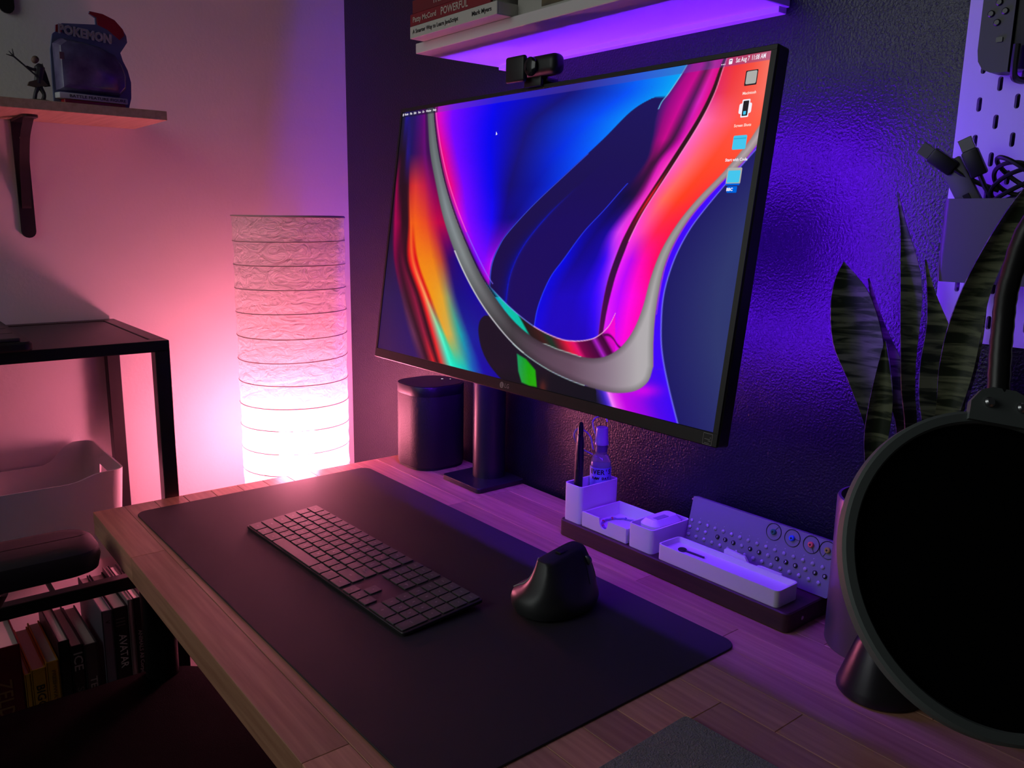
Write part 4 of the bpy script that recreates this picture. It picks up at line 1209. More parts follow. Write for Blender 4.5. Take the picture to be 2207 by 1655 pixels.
for k in range(4):
    bm = BM()
    R_ = 0.024 - 0.002 * k
    tube(bm, [(R_ * math.cos(2 * PI * i / 40), (0.016 - 0.001 * k) * math.sin(2 * PI * i / 40) - 0.003 * k, 0.013 + 0.014 * math.cos(2 * PI * i / 40 + 0.8 * k) + 0.005 * k) for i in range(40)], 0.0021, 7, closed=True)
    obj('loop', bm, lp, m=black_plastic)

# ------------------------------------------------------------------ snake plant
plant = thing('potted_snake_plant', 'snake plant with tall banded leaves in a dull metal pot', 'potted plant', (1.310, -0.062, DZ))
pot_mat = mat('pot_metal', (0.20, 0.175, 0.17), 0.38, metal=0.6)
bm = BM(); lathe(bm, [(0.0508, 0.0), (0.0522, 0.003), (0.0522, 0.168), (0.0512, 0.1700), (0.0485, 0.1700), (0.0470, 0.166), (0.0470, 0.130)], 48); obj('pot', bm, plant, m=pot_mat)
bm = BM(); lathe(bm, [(0.0466, 0.146), (0.045, 0.150), (0.03, 0.154), (0.005, 0.155)], 32); obj('soil', bm, plant, m=mat('soil', (0.02, 0.014, 0.010), 0.95, bump=(200, 1.0, 0.006)))
leaf_mat = bpy.data.materials.new('snake_leaf')
leaf_mat.use_nodes = True
nt = leaf_mat.node_tree
b = nt.nodes['Principled BSDF']
b.inputs['Roughness'].default_value = 0.42
tc = nt.nodes.new('ShaderNodeTexCoord')
mp = nt.nodes.new('ShaderNodeMapping'); mp.inputs['Scale'].default_value = (18, 18, 130)
nt.links.new(tc.outputs['Object'], mp.inputs[0])
n = nt.nodes.new('ShaderNodeTexNoise'); n.inputs['Scale'].default_value = 1.0; n.inputs['Detail'].default_value = 4; n.inputs['Distortion'].default_value = 0.8
nt.links.new(mp.outputs[0], n.inputs['Vector'])
r = nt.nodes.new('ShaderNodeValToRGB')
r.color_ramp.elements[0].position = 0.44; r.color_ramp.elements[1].position = 0.60
r.color_ramp.elements[0].color = (0.016, 0.026, 0.012, 1); r.color_ramp.elements[1].color = (0.17, 0.19, 0.11, 1)
nt.links.new(n.outputs['Fac'], r.inputs[0]); nt.links.new(r.outputs[0], b.inputs['Base Color'])
def leaf(path, face=(0.45, -0.89, 0), twist=0.0, fold=0.22):
    """path: (x, y, z, width) from the pot to the tip"""
    P = spline([p[:3] for p in path], 6)
    Wd = [q.x for q in spline([(p[3], 0, 0) for p in path], 6)]
    N = len(P) - 1
    bm = BM()
    rings = []
    face = Vector(face).normalized()
    for i, p in enumerate(P):
        t = i / N
        d = (P[min(i + 1, N)] - P[max(i - 1, 0)]).normalized()
        f = Matrix.Rotation(twist * (t - 0.5), 3, 'Z') @ face
        side = d.cross(f).normalized()
        nrm = side.cross(d).normalized()
        w = max(Wd[i], 0.0009)
        th = 0.0020 * (1 - 0.6 * t)
        row = []
        for s_ in (-1, -0.5, 0, 0.5, 1):
            row.append(p + side * (s_ * w / 2) + nrm * (-th + fold * w * 0.5 * s_ * s_))
        for s_ in (1, 0.5, 0, -0.5, -1):
            row.append(p + side * (s_ * w / 2 * 0.97) + nrm * (th * 0.3 + fold * w * 0.5 * s_ * s_))
        rings.append(row)
    ring_loft(bm, rings)
    return obj('leaf', bm, plant, m=leaf_mat)
leaf([(0.002, -0.010, 0.150, 0.012), (-0.004, -0.015, 0.195, 0.012), (-0.0079, -0.018, 0.2209, 0.0135), (-0.017, -0.018, 0.2591, 0.024), (-0.0301, -0.018, 0.3017, 0.0383), (-0.0443, -0.018, 0.3394, 0.049), (-0.056, -0.018, 0.3776, 0.0405), (-0.0637, -0.018, 0.4015, 0.0224), (-0.0675, -0.018, 0.4183, 0.0016)], twist=0.3)
leaf([(0.014, 0.004, 0.150, 0.012), (0.0138, 0.0, 0.2429, 0.0118), (0.006, 0.0, 0.2908, 0.0133), (0.0023, 0.0, 0.3292, 0.0154), (0.0005, 0.0, 0.3626, 0.019), (-0.0022, 0.0, 0.3955, 0.020), (-0.0076, 0.0, 0.4232, 0.0158), (-0.0157, 0.0, 0.4532, 0.0069), (-0.0218, 0.0, 0.474, 0.0037), (-0.0264, 0.0, 0.4901, 0.0011)], twist=-0.8)
leaf([(0.026, -0.010, 0.150, 0.018), (0.040, -0.020, 0.200, 0.022), (0.0501, -0.023, 0.2544, 0.0283), (0.0502, -0.023, 0.2918, 0.0409), (0.046, -0.023, 0.328, 0.0387), (0.0376, -0.023, 0.3633, 0.0193), (0.0276, -0.023, 0.3963, 0.0066), (0.0195, -0.023, 0.4249, 0.0015)], twist=0.2)
leaf([(0.028, -0.020, 0.150, 0.014), (0.048, -0.032, 0.210, 0.016), (0.0627, -0.038, 0.2778, 0.0201), (0.066, -0.038, 0.3234, 0.0288), (0.0688, -0.038, 0.3633, 0.0286), (0.0751, -0.038, 0.4025, 0.0235), (0.0865, -0.038, 0.4386, 0.0205), (0.0993, -0.038, 0.4732, 0.0145), (0.1105, -0.038, 0.5005, 0.0019)], twist=0.9, fold=0.35)
leaf([(0.000, -0.024, 0.150, 0.014), (-0.0039, -0.036, 0.2099, 0.0158), (-0.0046, -0.036, 0.2445, 0.023), (-0.0029, -0.036, 0.2839, 0.0217), (-0.0036, -0.036, 0.3173, 0.0123), (-0.0054, -0.036, 0.3431, 0.0015)], twist=-0.3, fold=0.6)
leaf([(0.006, 0.010, 0.150, 0.014), (0.0049, 0.007, 0.2399, 0.0163), (-0.0013, 0.007, 0.2738, 0.0227), (-0.0153, 0.007, 0.3113, 0.0194), (-0.035, 0.007, 0.3535, 0.0108), (-0.0518, 0.007, 0.4015, 0.0016)])
leaf([(0.020, 0.012, 0.150, 0.014), (0.036, 0.010, 0.230, 0.022), (0.050, 0.008, 0.300, 0.026), (0.060, 0.006, 0.355, 0.018), (0.068, 0.004, 0.400, 0.0015)], twist=0.3)

# ------------------------------------------------------------------ microphone behind the pop filter
mic = thing('desk_microphone', 'dark microphone on a flared conical base behind the pop filter', 'microphone', (1.3585, -0.1455, DZ))
mic_mat = mat('mic_metal', (0.045, 0.042, 0.045), 0.33, metal=0.7)
bm = BM(); lathe(bm, [(0.0385, 0.0), (0.0402, 0.002), (0.0402, 0.006), (0.0385, 0.011), (0.026, 0.050), (0.023, 0.056), (0.010, 0.060)], 48); obj('base', bm, mic, m=mic_mat)
bm = BM(); lathe(bm, [(0.007, 0.058), (0.007, 0.105)], 20); obj('stem', bm, mic, m=mic_mat)
bm = BM(); lathe(bm, [(0.020, 0.100), (0.024, 0.106), (0.024, 0.150), (0.023, 0.152)], 32, 0.012, -0.012); obj('body', bm, mic, m=mic_mat)
bm = BM(); lathe(bm, [(0.0235, 0.152), (0.0235, 0.180), (0.019, 0.193), (0.008, 0.199)], 32, 0.012, -0.012); obj('grille', bm, mic, m=grille)

# ------------------------------------------------------------------ pop filter on gooseneck
pf_c = Vector((1.5637, -0.4838, DZ + 0.29305))
pf_n = Vector((math.cos(-0.5162) * math.sin(-0.94875), math.cos(-0.5162) * math.cos(-0.94875), math.sin(-0.5162)))
pf = thing('pop_filter', 'round black mesh pop filter on a bent gooseneck in front of the plant', 'pop filter', pf_c)
za = -pf_n
xa = Vector((0, 0, 1)).cross(za).normalized()
ya = za.cross(xa)
PFM = Matrix((xa, ya, za)).transposed()
pf.rotation_euler = PFM.to_euler()
ring_mat = mat('filter_ring', (0.15, 0.17, 0.165), 0.65)
bm = BM()
rings = []
for k in range(96):
    a = 2 * PI * k / 96
    c, s = math.cos(a), math.sin(a)
    prof_ = [(0.0735, -0.004), (0.0735, 0.003), (0.0745, 0.0042), (0.0785, 0.0042), (0.0800, 0.0030), (0.0800, -0.003), (0.0785, -0.0045), (0.0745, -0.0045)]
    rings.append([(r_ * c, r_ * s, z) for r_, z in prof_])
rings.append(rings[0])
rows_ = [[bm.verts.new(p) for p in r_] for r_ in rings[:-1]]
rows_.append(rows_[0])
for a, b_ in zip(rows_[:-1], rows_[1:]):
    for i in range(8):
        j = (i + 1) % 8
        bm.faces.new((a[i], a[j], b_[j], b_[i]))
obj('ring', bm, pf, m=ring_mat)
cloth_mat = mat('filter_cloth', (0.003, 0.003, 0.004), 0.95, spec=0.08, bump=(2500, 0.3, 0.0006))
bm = BM(); lathe(bm, [(0.0738, -0.0008), (0.0738, 0.0008)], 72); obj('mesh_cloth', bm, pf, m=cloth_mat)
# clamp tab at the top of the ring
ang = math.atan2((Vector((1.5365, -0.4430, DZ + 0.3720)) - pf_c).dot(ya), (Vector((1.5365, -0.4430, DZ + 0.3720)) - pf_c).dot(xa))
ct = Vector((math.cos(ang), math.sin(ang), 0)); cs_ = Vector((-math.sin(ang), math.cos(ang), 0))
bm = BM()
pts = [(-0.019, 0.073), (0.019, 0.073), (0.0175, 0.083), (0.012, 0.090), (0.006, 0.0925), (-0.006, 0.0925), (-0.012, 0.090), (-0.0175, 0.083)]
ring_loft(bm, [[tuple(cs_ * x + ct * y + Vector((0, 0, z))) for x, y in pts] for z in (0.0028, 0.0062)])
obj('clamp_tab', bm, pf, m=ring_mat)
for x in (-0.0085, 0.0085):
    q = cs_ * x + ct * 0.0835
    bm = BM(); lathe(bm, [(0.0027, 0.006), (0.0027, 0.0076), (0.0018, 0.0086)], 16); obj('screw', bm, pf, (q.x, q.y, 0), m=steel)
# gooseneck: in world space, brought into the filter's frame
to_local = PFM.transposed()
gw = [pf_c + PFM @ (ct * 0.088 + Vector((0, 0, 0.000)))]
gw += [Vector((1.5330, -0.4360, DZ + 0.402)), Vector((1.5330, -0.4340, DZ + 0.432)), Vector((1.5440, -0.4330, DZ + 0.468)), Vector((1.585, -0.425, DZ + 0.505)),
       Vector((1.66, -0.39, DZ + 0.51)), Vector((1.74, -0.33, DZ + 0.44)), Vector((1.79, -0.28, DZ + 0.30)), Vector((1.80, -0.26, DZ + 0.10)), Vector((1.80, -0.26, DZ + 0.045))]
gl = [to_local @ (p - pf_c) for p in gw]
sp = spline(gl, 8)
bm = BM(); tube(bm, sp, [0.0052 + 0.0003 * (k % 2) for k in range(len(sp))], 12); obj('gooseneck', bm, pf, m=black_metal)
bm = BM(); box(bm, -0.02, 0.02, -0.03, 0.03, 0.0, 0.05, 0.004, 2)
o = obj('desk_clamp', bm, pf, m=black_metal)
o.matrix_basis = Matrix.Translation(to_local @ (Vector((1.80, -0.26, DZ)) - pf_c)) @ to_local.to_4x4()

# ------------------------------------------------------------------ grey felt pad by the camera
felt = mat('grey_felt', (0.21, 0.195, 0.225), 0.95, sheen=0.3, bump=(700, 0.9, 0.003), var=(300, (0.29, 0.27, 0.31)))
bm = BM(); rprism(bm, 0, 0.22, -0.30, 0, 0, 0.005, 0.006, 0.0015)
o = obj('felt_pad', bm, None, (1.270, -0.337, DZ), (0, 0, 0.03), felt)
tag(o, 'grey felt pad lying on bare wood at the near edge of the desk', 'felt pad')

# ------------------------------------------------------------------ pine shelf on the left wall
ls = thing('pine_shelf', 'short pine wall shelf on a black iron bracket', 'shelf', (0.0, -0.445, DZ + 0.613))
bm = BM(); box(bm, 0.0, 0.199, -0.75, 0.0, 0, 0.0150, 0.0006, 1); obj('board', bm, ls, m=pine)
iron = mat('bracket_iron', (0.012, 0.010, 0.012), 0.4)
def bracket(y, z, parent=None):
    """curved iron shelf bracket: wall arm, shelf arm and gusset rod"""
    t = parent
    bm = BM()
    pts = [(-0.0115, 0.0), (0.0115, 0.0), (0.0115, -0.190)]
    for k in range(9):
        a = -k * PI / 8
        pts.append((0.0115 * math.cos(a), -0.190 + 0.0115 * math.sin(a)))
    pts.append((-0.0115, -0.190))
    ring_loft(bm, [[(x_, y + p[0], z + p[1]) for p in pts] for x_ in (0.0, 0.005)])
    obj('wall_arm', bm, t, m=iron)
    bm = BM()
    pts = [(0.0, -0.0115), (0.0, 0.0115), (0.115, 0.0115)]
    for k in range(9):
        a = PI / 2 - k * PI / 8
        pts.append((0.115 + 0.0115 * math.cos(a), 0.0115 * math.sin(a)))
    pts.append((0.115, -0.0115))
    ring_loft(bm, [[(p[0], y + p[1], z_) for p in pts] for z_ in (z - 0.004, z)])
    obj('shelf_arm', bm, t, m=iron)
    bm = BM()
    sp_ = spline([(0.100, y, z - 0.004), (0.055, y, z - 0.030), (0.028, y, z - 0.070), (0.012, y, z - 0.120), (0.004, y, z - 0.150)], 6)
    rr2 = []
    for p in sp_:
        rr2.append([(p.x - 0.001, p.y - 0.0075, p.z - 0.002), (p.x - 0.001, p.y + 0.0075, p.z - 0.002), (p.x + 0.002, p.y + 0.0075, p.z + 0.001), (p.x + 0.002, p.y - 0.0075, p.z + 0.001)])
    ring_loft(bm, rr2); obj('gusset', bm, t, m=iron)
    for sx_, sy_, sz_, rx in ((0.005, y + 0.002, z - 0.030, 1), (0.088, y + 0.002, z - 0.004, 0)):
        bm = BM(); lathe(bm, [(0.0032, 0), (0.003, 0.0009), (0.0012, 0.0016)], 12)
        obj('screw', bm, t, (sx_, sy_, sz_), (0, PI / 2, 0) if rx else (PI, 0, 0), m=steel)
bracket(-0.6365 + 0.445, 0.0, ls)
b2 = thing('iron_bracket', 'tip of a black iron wall bracket above the pine shelf', 'bracket', (0.0, -0.637, DZ + 0.988))
bracket(0.0, 0.0, b2)

# blister pack on the pine shelf (the toy inside is a plain dark shape)
SH = DZ + 0.628
bp_ = thing('toy_blister_pack', 'toy blister pack with red header card standing on the pine shelf', 'toy package', (0.168, -0.551, SH), (0, 0.05, 0.10))
card_blue = mat('card_blue', (0.14, 0.16, 0.30), 0.4)
card_red = mat('card_red', (0.36, 0.010, 0.018), 0.4)
card_grey = mat('card_grey', (0.58, 0.56, 0.60), 0.5)
# outline in (y, z): body with a waist and a hooked header
pts = [(-0.060, 0.0), (0.055, 0.0), (0.0605, 0.020), (0.0615, 0.045), (0.057, 0.064), (0.050, 0.078), (0.0465, 0.090), (0.052, 0.098), (0.0585, 0.108), (0.0575, 0.118), (0.052, 0.128),
       (0.040, 0.140), (0.022, 0.146), (0.002, 0.147), (0.001, 0.143), (0.010, 0.138), (0.010, 0.128), (-0.040, 0.122), (-0.050, 0.118), (-0.051, 0.108), (-0.0555, 0.104), (-0.060, 0.080)]
bm = BM(); ring_loft(bm, [[(x_, y_, z_) for y_, z_ in pts] for x_ in (-0.004, 0.0)]); obj('backing_card', bm, bp_, m=card_blue)
pts = [(0.003, 0.1465), (0.000, 0.143), (0.012, 0.139), (0.013, 0.128), (0.028, 0.123), (0.046, 0.110), (0.054, 0.118), (0.052, 0.127), (0.040, 0.139), (0.022, 0.1455)]
bm = BM(); ring_loft(bm, [[(x_, y_, z_) for y_, z_ in pts] for x_ in (0.0002, 0.0016)]); obj('header', bm, bp_, m=card_red)
bm = BM(); ring_loft(bm, [[(x_, y_, z_) for y_, z_ in ((-0.051, 0.108), (-0.042, 0.108), (-0.042, 0.121), (-0.050, 0.118))] for x_ in (0.0002, 0.0014)]); obj('header_corner', bm, bp_, m=card_red)
# clear-ish dome: bulging pouch
bm = BM()
dome = [(-0.056, 0.020), (0.040, 0.020), (0.050, 0.032), (0.051, 0.052), (0.045, 0.070), (0.034, 0.084), (0.010, 0.094), (-0.020, 0.098), (-0.046, 0.099), (-0.057, 0.090)]
cy_, cz_ = -0.005, 0.058
ringsd = []
for x_, f_ in ((0.0003, 1.0), (0.012, 0.97), (0.020, 0.88), (0.024, 0.70)):
    ringsd.append([(x_, cy_ + (y_ - cy_) * f_, cz_ + (z_ - cz_) * f_) for y_, z_ in dome])
ring_loft(bm, ringsd)
obj('plastic_dome', bm, bp_, m=mat('dome_violet', (0.075, 0.045, 0.13), 0.2, spec=0.6, var=(26, (0.20, 0.17, 0.32))))
bm = BM(); box(bm, 0.0002, 0.024, -0.0585, 0.046, 0.0075, 0.0165, 0.0015, 2); obj('name_strip', bm, bp_, m=card_grey)
lettering(bp_, 'BATTLE FEATURE FIGURE', 0.0062, ink_black, (0.0243, -0.044, 0.0118), (0, 1, 0), (0, 0, 1), 'print', width=0.086, bold=0.0001)
bm = BM(); box(bm, 0.0002, 0.018, -0.050, 0.044, 0.0004, 0.0072, 0.0008, 1); obj('red_plinth', bm, bp_, m=card_red)
o = lettering(bp_, 'POKEMON', 0.0185, card_grey, (0.0035, -0.048, 0.1125), (0, 1, -0.06), (0, 0, 1), 'logo_letters', width=0.080, bold=0.0011)
o = lettering(bp_, 'POKEMON', 0.0185, mat('logo_sand', (0.50, 0.42, 0.36), 0.5), (0.0040, -0.0475, 0.1125), (0, 1, -0.06), (0, 0, 1), 'logo_letters', width=0.079, bold=-0.0001)
bm = BM(); box(bm, 0.0206, 0.0216, -0.0540, -0.022, 0.066, 0.0765, 0.0004, 1); obj('sticker', bm, bp_, m=mat('sticker_mauve', (0.16, 0.10, 0.12), 0.5))

# small figurine with a staff
fg = thing('staff_figurine', 'tiny painted figurine holding a forked staff on the pine shelf', 'figurine', (0.168, -0.631, SH))
skin = mat('fig_skin', (0.22, 0.12, 0.09), 0.6)
fig_dark = mat('fig_dark', (0.030, 0.024, 0.034), 0.55)
fig_brown = mat('fig_brown', (0.085, 0.055, 0.035), 0.6)
bm = BM(); lathe(bm, [(0.017, 0), (0.0175, 0.001), (0.015, 0.003)], 20); obj('stand_disc', bm, fg, m=fig_brown)
bm = BM()
for pth, rd in (([(0, 0.006, 0.003), (0.001, 0.008, 0.012), (0, 0.004, 0.022), (0, 0.002, 0.032)], [0.0032, 0.0028, 0.0036, 0.0050]),
                ([(0, -0.006, 0.003), (0.002, -0.004, 0.013), (0, 0.000, 0.022), (0, 0.001, 0.032)], [0.0030, 0.0028, 0.0036, 0.0048]),
                ([(0, 0.001, 0.028), (0, 0.003, 0.040), (0, 0.005, 0.052), (0, 0.006, 0.058)], [0.0062, 0.0060, 0.0075, 0.0030]),
                ([(0, 0.006, 0.053), (0.003, -0.003, 0.048), (0.004, -0.014, 0.051)], [0.0028, 0.0024, 0.0019]),
                ([(0, 0.010, 0.053), (0.003, 0.006, 0.043), (0.004, -0.002, 0.037)], [0.0028, 0.0024, 0.0019])):
    tube(bm, spline(pth, 4), [np.interp(q / (4 * (len(pth) - 1)), np.linspace(0, 1, len(rd)), rd) for q in range(4 * (len(pth) - 1) + 1)], 10)
obj('body', bm, fg, m=fig_dark)
bm = BM(); bmesh.ops.create_uvsphere(bm, u_segments=14, v_segments=10, radius=0.0050); obj('head', bm, fg, (0.001, -0.001, 0.0625), m=skin)
bm = BM(); bmesh.ops.create_uvsphere(bm, u_segments=12, v_segments=8, radius=0.0052); obj('hair', bm, fg, (-0.001, 0.0006, 0.0645), m=fig_brown)
bm = BM(); ring_loft(bm, [[(-0.005 + a, 0.010, 0.060), (-0.006 + a, 0.015, 0.045), (-0.005 + a, 0.019, 0.026), (-0.004 + a, 0.010, 0.024), (-0.004 + a, 0.007, 0.045)] for a in (0, 0.002)]); obj('cape', bm, fg, m=fig_dark)
bm = BM(); tube(bm, [(0.005, 0.004, 0.034), (0.005, -0.014, 0.050), (0.005, -0.030, 0.064)], 0.0013, 8)
tube(bm, [(0.005, -0.030, 0.064), (0.005, -0.040, 0.066)], [0.0013, 0.0005], 6); tube(bm, [(0.005, -0.030, 0.064), (0.005, -0.031, 0.075)], [0.0013, 0.0005], 6); tube(bm, [(0.005, -0.030, 0.064), (0.005, -0.036, 0.071)], [0.0012, 0.0005], 6)
obj('staff', bm, fg, m=fig_dark)
bm = BM(); ring_loft(bm, [[(0.0045 + a, 0.002, 0.034), (0.0045 + a, -0.012, 0.029), (0.0045 + a, -0.014, 0.024), (0.0045 + a, -0.002, 0.022), (0.0045 + a, 0.014, 0.026), (0.0045 + a, 0.008, 0.033)] for a in (-0.009, 0.001)]); obj('skirt', bm, fg, m=fig_brown)

# ------------------------------------------------------------------ black shelving unit under the pine shelf
UF = 0.343
un = thing('shelving_unit', 'black steel shelving unit between desk and pink wall', 'shelving unit', (0.004, -0.508, 0))
UT = DZ + 0.259
unit_mat = mat('unit_black', (0.014, 0.011, 0.013), 0.42)
UL = 0.95
def bar(name, x0, x1, y0, y1, z0, z1, m=unit_mat):
    b = BM(); box(b, x0, x1, y0, y1, z0, z1, 0.001, 1); return obj(name, b, un, m=m)
for x0 in (0.0, UF - 0.004 - 0.023):
    for y0 in (-0.023, -UL):
        bar('leg', x0, x0 + 0.023, y0, y0 + 0.023, 0, UT - 0.015)
W_ = UF - 0.004
bar('top_rail', W_ - 0.023, W_, -UL, 0, UT - 0.018, UT)
bar('top_rail', 0, 0.023, -UL, 0, UT - 0.018, UT)
bar('top_rail', 0.023, W_ - 0.023, -0.023, 0, UT - 0.018, UT)
bar('top_rail', 0.023, W_ - 0.023, -UL, -UL + 0.023, UT - 0.018, UT)
bar('top_board', 0.024, W_ - 0.024, -UL + 0.024, -0.024, UT - 0.010, UT - 0.0012)
ZR = DZ - 0.124
bar('mid_rail', W_ - 0.020, W_, -UL + 0.023, -0.023, ZR - 0.022, ZR)
bar('mid_rail', 0.0, 0.020, -UL + 0.023, -0.023, ZR - 0.022, ZR)
bar('mid_rail', 0.023, W_ - 0.023, -0.0215, -0.0015, ZR - 0.022, ZR)
for k in range(4):
    yy = -UL * 0.30 - k * 0.14 + 0.09
    bar('cross_wire', 0.010, W_ - 0.010, yy, yy + 0.006, ZR - 0.014, ZR - 0.006)
BZ = DZ - 0.445
bar('lower_shelf', 0.0, W_, -UL + 0.023, -0.023, BZ - 0.015, BZ)

# pad controller on the unit
pc = thing('pad_controller', 'black pad controller with square keys on top of the shelving unit', 'controller', (0.020, -0.700, UT + 0.0002))
bm = BM(); rprism(bm, 0, 0.335, -0.235, 0, 0, 0.014, 0.012, 0.003); obj('body', bm, pc, m=black_plastic)
b = BM(); rprism(b, 0, 0.060, -0.060, 0, 0.0138, 0.0195, 0.006, 0.0015, 3); PAD = mesh_of(b, 'pad', mat('pad_rubber', (0.055, 0.048, 0.050), 0.5))
for i in range(5):
    for j in range(3):
        obj('pad', PAD, pc, (0.012 + i * 0.0635, -0.014 - j * 0.066, 0))

# white storage bin with handle hole
bn = thing('storage_bin', 'white plastic storage bin with raised handled ends in the black unit', 'storage bin', (0.012, -0.566, ZR + 0.0005))
BH = DZ + 0.031 - ZR
BWX, BLY = 0.236, 0.36
bm = BM()
def rim(y):
    """height of the rim along the long sides: high at the ends, dipping between"""
    e = min(abs(y), abs(y + BLY))
    t = min(1.0, max(0.0, (e - 0.032) / 0.055))
    t = t * t * (3 - 2 * t)
    return BH - 0.038 * t
out_ = []
cr = 0.020
plan = []
def seg(p, q, n):
    return [(p[0] + (q[0] - p[0]) * k / n, p[1] + (q[1] - p[1]) * k / n) for k in range(n)]
def arc(cx, cy, a0, n=5):
    return [(cx + cr * math.cos(a0 + k * PI / 2 / n), cy + cr * math.sin(a0 + k * PI / 2 / n)) for k in range(n)]
plan += seg((BWX, -BLY + cr), (BWX, -cr), 24) + arc(BWX - cr, -cr, 0) + seg((BWX - cr, 0), (cr, 0), 16) + arc(cr, -cr, PI / 2)
plan += seg((0, -cr), (0, -BLY + cr), 24) + arc(cr, -BLY + cr, PI) + seg((cr, -BLY), (BWX - cr, -BLY), 8) + arc(BWX - cr, -BLY + cr, -PI / 2)
# remove the front dip being as deep as the back: front face keeps a shallow dip
def rim_xy(x, y):
    h = rim(y)
    if x > BWX * 0.5:
        h = BH - (BH - h) * 0.32
    return h
t_ = 0.0028
cxm, cym = BWX / 2, -BLY / 2
def inset(x, y, d):
    fx = (BWX / 2 - d) / (BWX / 2); fy = (BLY / 2 - d) / (BLY / 2)
    return (cxm + (x - cxm) * fx, cym + (y - cym) * fy)
LV = [0.0, 0.35, 0.62, 0.80, 1.0]
outer_rows = [[(*inset(x, y, 0.010 * (1 - l)), rim_xy(x, y) * l) for x, y in plan] for l in LV]
inner_rows = [[(*inset(x, y, t_ + 0.010 * (1 - l)), max(0.003, rim_xy(x, y) * l)) for x, y in plan] for l in reversed(LV)]
rows_ = [[bm.verts.new(p) for p in r_] for r_ in outer_rows + inner_rows]
n = len(plan)
end0 = 24 + 5
for ri, (a, b_) in enumerate(zip(rows_[:-1], rows_[1:])):
    for i in range(n):
        j = (i + 1) % n
        # hole for the hand in the near end wall: cells between levels .62 and .80
        hole = end0 + 5 <= i < end0 + 12 and ri in (2, 6)
        if not hole:
            bm.faces.new((a[i], a[j], b_[j], b_[i]))
bm.faces.new(list(reversed(rows_[0]))); bm.faces.new(rows_[-1])
# lips joining the hole edges
o_lo, o_hi, i_hi, i_lo = rows_[2], rows_[3], rows_[6], rows_[7]
s0, s1 = end0 + 5, end0 + 12
for i in range(s0, s1):
    bm.faces.new((o_lo[i], o_lo[i + 1], i_lo[i + 1], i_lo[i])); bm.faces.new((o_hi[i + 1], o_hi[i], i_hi[i], i_hi[i + 1]))
for i in (s0, s1):
    bm.faces.new((o_lo[i], o_hi[i], i_hi[i], i_lo[i]))
obj('shell', bm, bn, m=mat('bin_white', (0.82, 0.80, 0.79), 0.45))

# books on the lower shelf, spines to the room
def shelf_book(label, y0, y1, top, cover, texts=(), depth=0.17, xs=0.284, tilt=0.0, name='book'):
    t = thing(name, label, 'book', (xs - depth, y0, BZ + 0.0003), (0, 0, 0), 'books on the lower shelf of the black unit')
    h = DZ + top - BZ
    w = y1 - y0
    c = 0.0022
    bm = BM()
    box(bm, 0, depth, 0, c, 0, h, 0.0004, 1); box(bm, 0, depth, w - c, w, 0, h, 0.0004, 1); box(bm, depth - c, depth, 0.0002, w - 0.0002, 0, h, 0.0006, 1)
    obj('cover', bm, t, m=cover)
    bm = BM(); box(bm, 0.003, depth - c * 0.8, c * 0.9, w - c * 0.9, 0.003, h - 0.0035); obj('page_block', bm, t, m=paper_white)
    for s, size, frac, off, m, wd in texts:
        lettering(t, s, size, m, (depth + 0.0005, w * off, h - frac), (0, 0, -1), (0, 1, 0), 'spine_title', width=wd, bold=0.0002)
    return t
gold_ink = mat('ink_gold', (0.30, 0.16, 0.06), 0.5)
grey_ink = mat('ink_grey', (0.40, 0.38, 0.38), 0.6)
dim_ink = mat('ink_dim', (0.12, 0.11, 0.11), 0.6)
bk_red = mat('bk_red', (0.13, 0.010, 0.018), 0.5)
bk_yel = mat('bk_yellow', (0.55, 0.30, 0.030), 0.55)
bk_blk = mat('bk_black', (0.012, 0.011, 0.014), 0.45)
bk_gry = mat('bk_grey', (0.055, 0.050, 0.055), 0.5)
bk_blu = mat('bk_blue', (0.16, 0.16, 0.21), 0.5)
shelf_book('dark red hardback at the left end of the shelved books', -0.803, -0.750, -0.216, bk_red, [('ZELDA', 0.030, 0.055, 0.48, gold_ink, 0.085)])
shelf_book('thin yellow magazine beside the dark red hardback', -0.7485, -0.7395, -0.272, bk_yel)
shelf_book('yellow paperback with black title between two thin yellow ones', -0.739, -0.7175, -0.268, bk_yel, [('BIGGER', 0.017, 0.028, 0.5, ink_black, 0.062)])
shelf_book('yellow paperback with faint fine print', -0.717, -0.6985, -0.262, bk_yel, [('FRESHWATER', 0.007, 0.015, 0.5, mat('ink_brown', (0.20, 0.10, 0.02), 0.6), 0.07)])
shelf_book('narrow black book with bright page tops', -0.6975, -0.6805, -0.232, bk_blk)
shelf_book('black book with broken white lettering', -0.680, -0.6610, -0.246, bk_blk, [('ICE', 0.019, 0.012, 0.5, grey_ink, 0.032), ('SAGAS', 0.014, 0.075, 0.5, dim_ink, 0.06)])
shelf_book('dark grey broad book with TERA on its spine', -0.660, -0.6395, -0.250, bk_gry, [('TERA', 0.015, 0.060, 0.5, grey_ink, 0.045)])
shelf_book('pale blue-grey hardback beside the dark grey broad book', -0.630, -0.6130, -0.199, bk_blu, [('V', 0.010, 0.018, 0.5, ink_black, None)])
shelf_book('black hardback with AVATAR in white letters', -0.6115, -0.5885, -0.199, bk_blk, [('AVATAR', 0.017, 0.050, 0.5, ink_white, 0.062), ('|||', 0.016, 0.018, 0.5, dim_ink, 0.014)])
shelf_book('thin pale book standing beside the AVATAR hardback', -0.5880, -0.5795, -0.190, mat('bk_mauve', (0.36, 0.32, 0.33), 0.5))
shelf_book('black book on animals with grey lettering', -0.5790, -0.5640, -0.190, bk_blk, [('ANIMALS All Corporation', 0.0085, 0.060, 0.5, grey_ink, 0.105)])
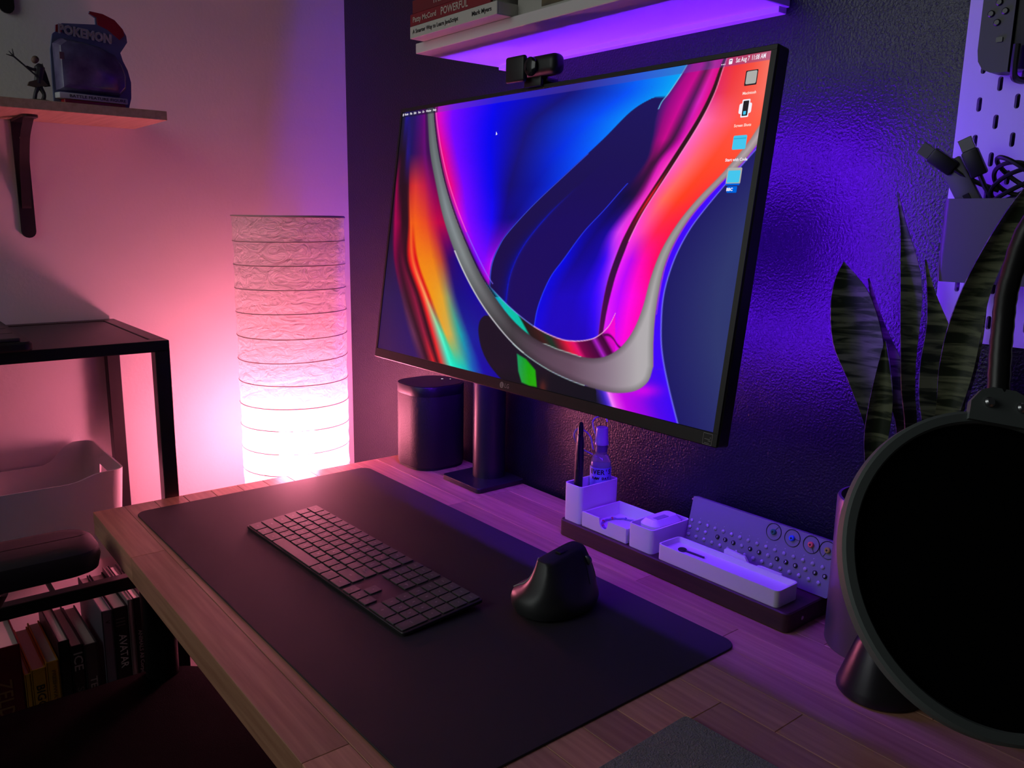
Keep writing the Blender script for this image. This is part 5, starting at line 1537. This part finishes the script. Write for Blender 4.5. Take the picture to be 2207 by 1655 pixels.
shelf_book('black book titled Utopia with red band', -0.5630, -0.5450, -0.215, bk_blk, [('Utopia', 0.013, 0.008, 0.72, ink_white, 0.045), ('Phantom Co.', 0.010, 0.012, 0.25, ink_white, 0.062), ('First Edition', 0.010, 0.062, 0.72, mat('ink_red', (0.45, 0.03, 0.04), 0.5), 0.06)])
shelf_book('plain black binder at the desk end of the shelved books', -0.5440, -0.5330, -0.225, bk_blk)

# ------------------------------------------------------------------ office chair
ch = thing('office_chair', 'black office chair with padded armrest pushed toward the desk', 'chair', (0.68, -0.80, 0))
fabric = mat('chair_fabric', (0.0022, 0.0018, 0.0018), 0.9, spec=0.04, bump=(900, 0.5, 0.002))
arm_mat = mat('arm_pad', (0.030, 0.024, 0.026), 0.48, spec=0.5)
bm = BM()
rings = []
for z, c in ((DZ - 0.340, 0.03), (DZ - 0.325, 0.006), (DZ - 0.285, 0.0), (DZ - 0.262, 0.008), (DZ - 0.250, 0.030), (DZ - 0.246, 0.07)):
    rings.append([(x, y, z) for x, y in rrect(-0.282 + c, 0.285 - c, -0.26 + c, 0.315 - c, 0.125 - min(c, 0.03), 10)])
ring_loft(bm, rings); obj('seat', bm, ch, m=fabric)
for sx_ in (-1, 1):
    xc = -0.205 if sx_ < 0 else 0.335
    yo = 0.0 if sx_ < 0 else -0.24
    bm = BM()
    rings = []
    for z, c in ((-0.040, 0.010), (-0.036, 0.003), (-0.018, 0.0), (-0.006, 0.002), (0.0, 0.008), (0.002, 0.020)):
        rings.append([(x, y, DZ + z + 0.009) for x, y in rrect(xc - 0.053 + c, xc + 0.053 - c, yo - 0.14 + c, yo + 0.135 - c, 0.034, 7)])
    ring_loft(bm, rings); obj('armrest', bm, ch, m=arm_mat)
    bm = BM()
    xo = xc + 0.0 * sx_
    tube(bm, spline([(xo, yo, DZ - 0.036), (xo, yo - 0.035, DZ - 0.10), (xo, yo - 0.045, DZ - 0.20), (xo * 0.8, yo - 0.045, DZ - 0.31)], 5), 0.026, 12); obj('arm_post', bm, ch, m=arm_mat)
bm = BM(); lathe(bm, [(0.028, 0.12), (0.028, DZ - 0.34)], 20); obj('gas_lift', bm, ch, m=black_metal)
for k in range(5):
    a = 2 * PI * k / 5 + 0.3
    bm = BM(); tube(bm, [(0.02 * math.cos(a), 0.02 * math.sin(a), 0.12), (0.28 * math.cos(a), 0.28 * math.sin(a), 0.075)], [0.026, 0.016], 10); obj('base_arm', bm, ch, m=black_plastic)
    bm = BM(); lathe(bm, [(0.012, -0.020), (0.030, -0.018), (0.030, 0.018), (0.012, 0.020)], 20); obj('caster', bm, ch, (0.285 * math.cos(a), 0.285 * math.sin(a), 0.030), (PI / 2, 0, a), m=black_plastic)
bm = BM(); box(bm, -0.22, 0.22, -0.33, -0.27, DZ - 0.20, DZ + 0.02, 0.025, 3); obj('backrest', bm, ch, m=fabric)
bm = BM(); box(bm, -0.03, 0.03, -0.335, -0.20, DZ - 0.345, DZ - 0.315, 0.006, 2); box(bm, -0.03, 0.03, -0.345, -0.315, DZ - 0.33, DZ - 0.12, 0.006, 2); obj('back_bracket', bm, ch, m=black_plastic)
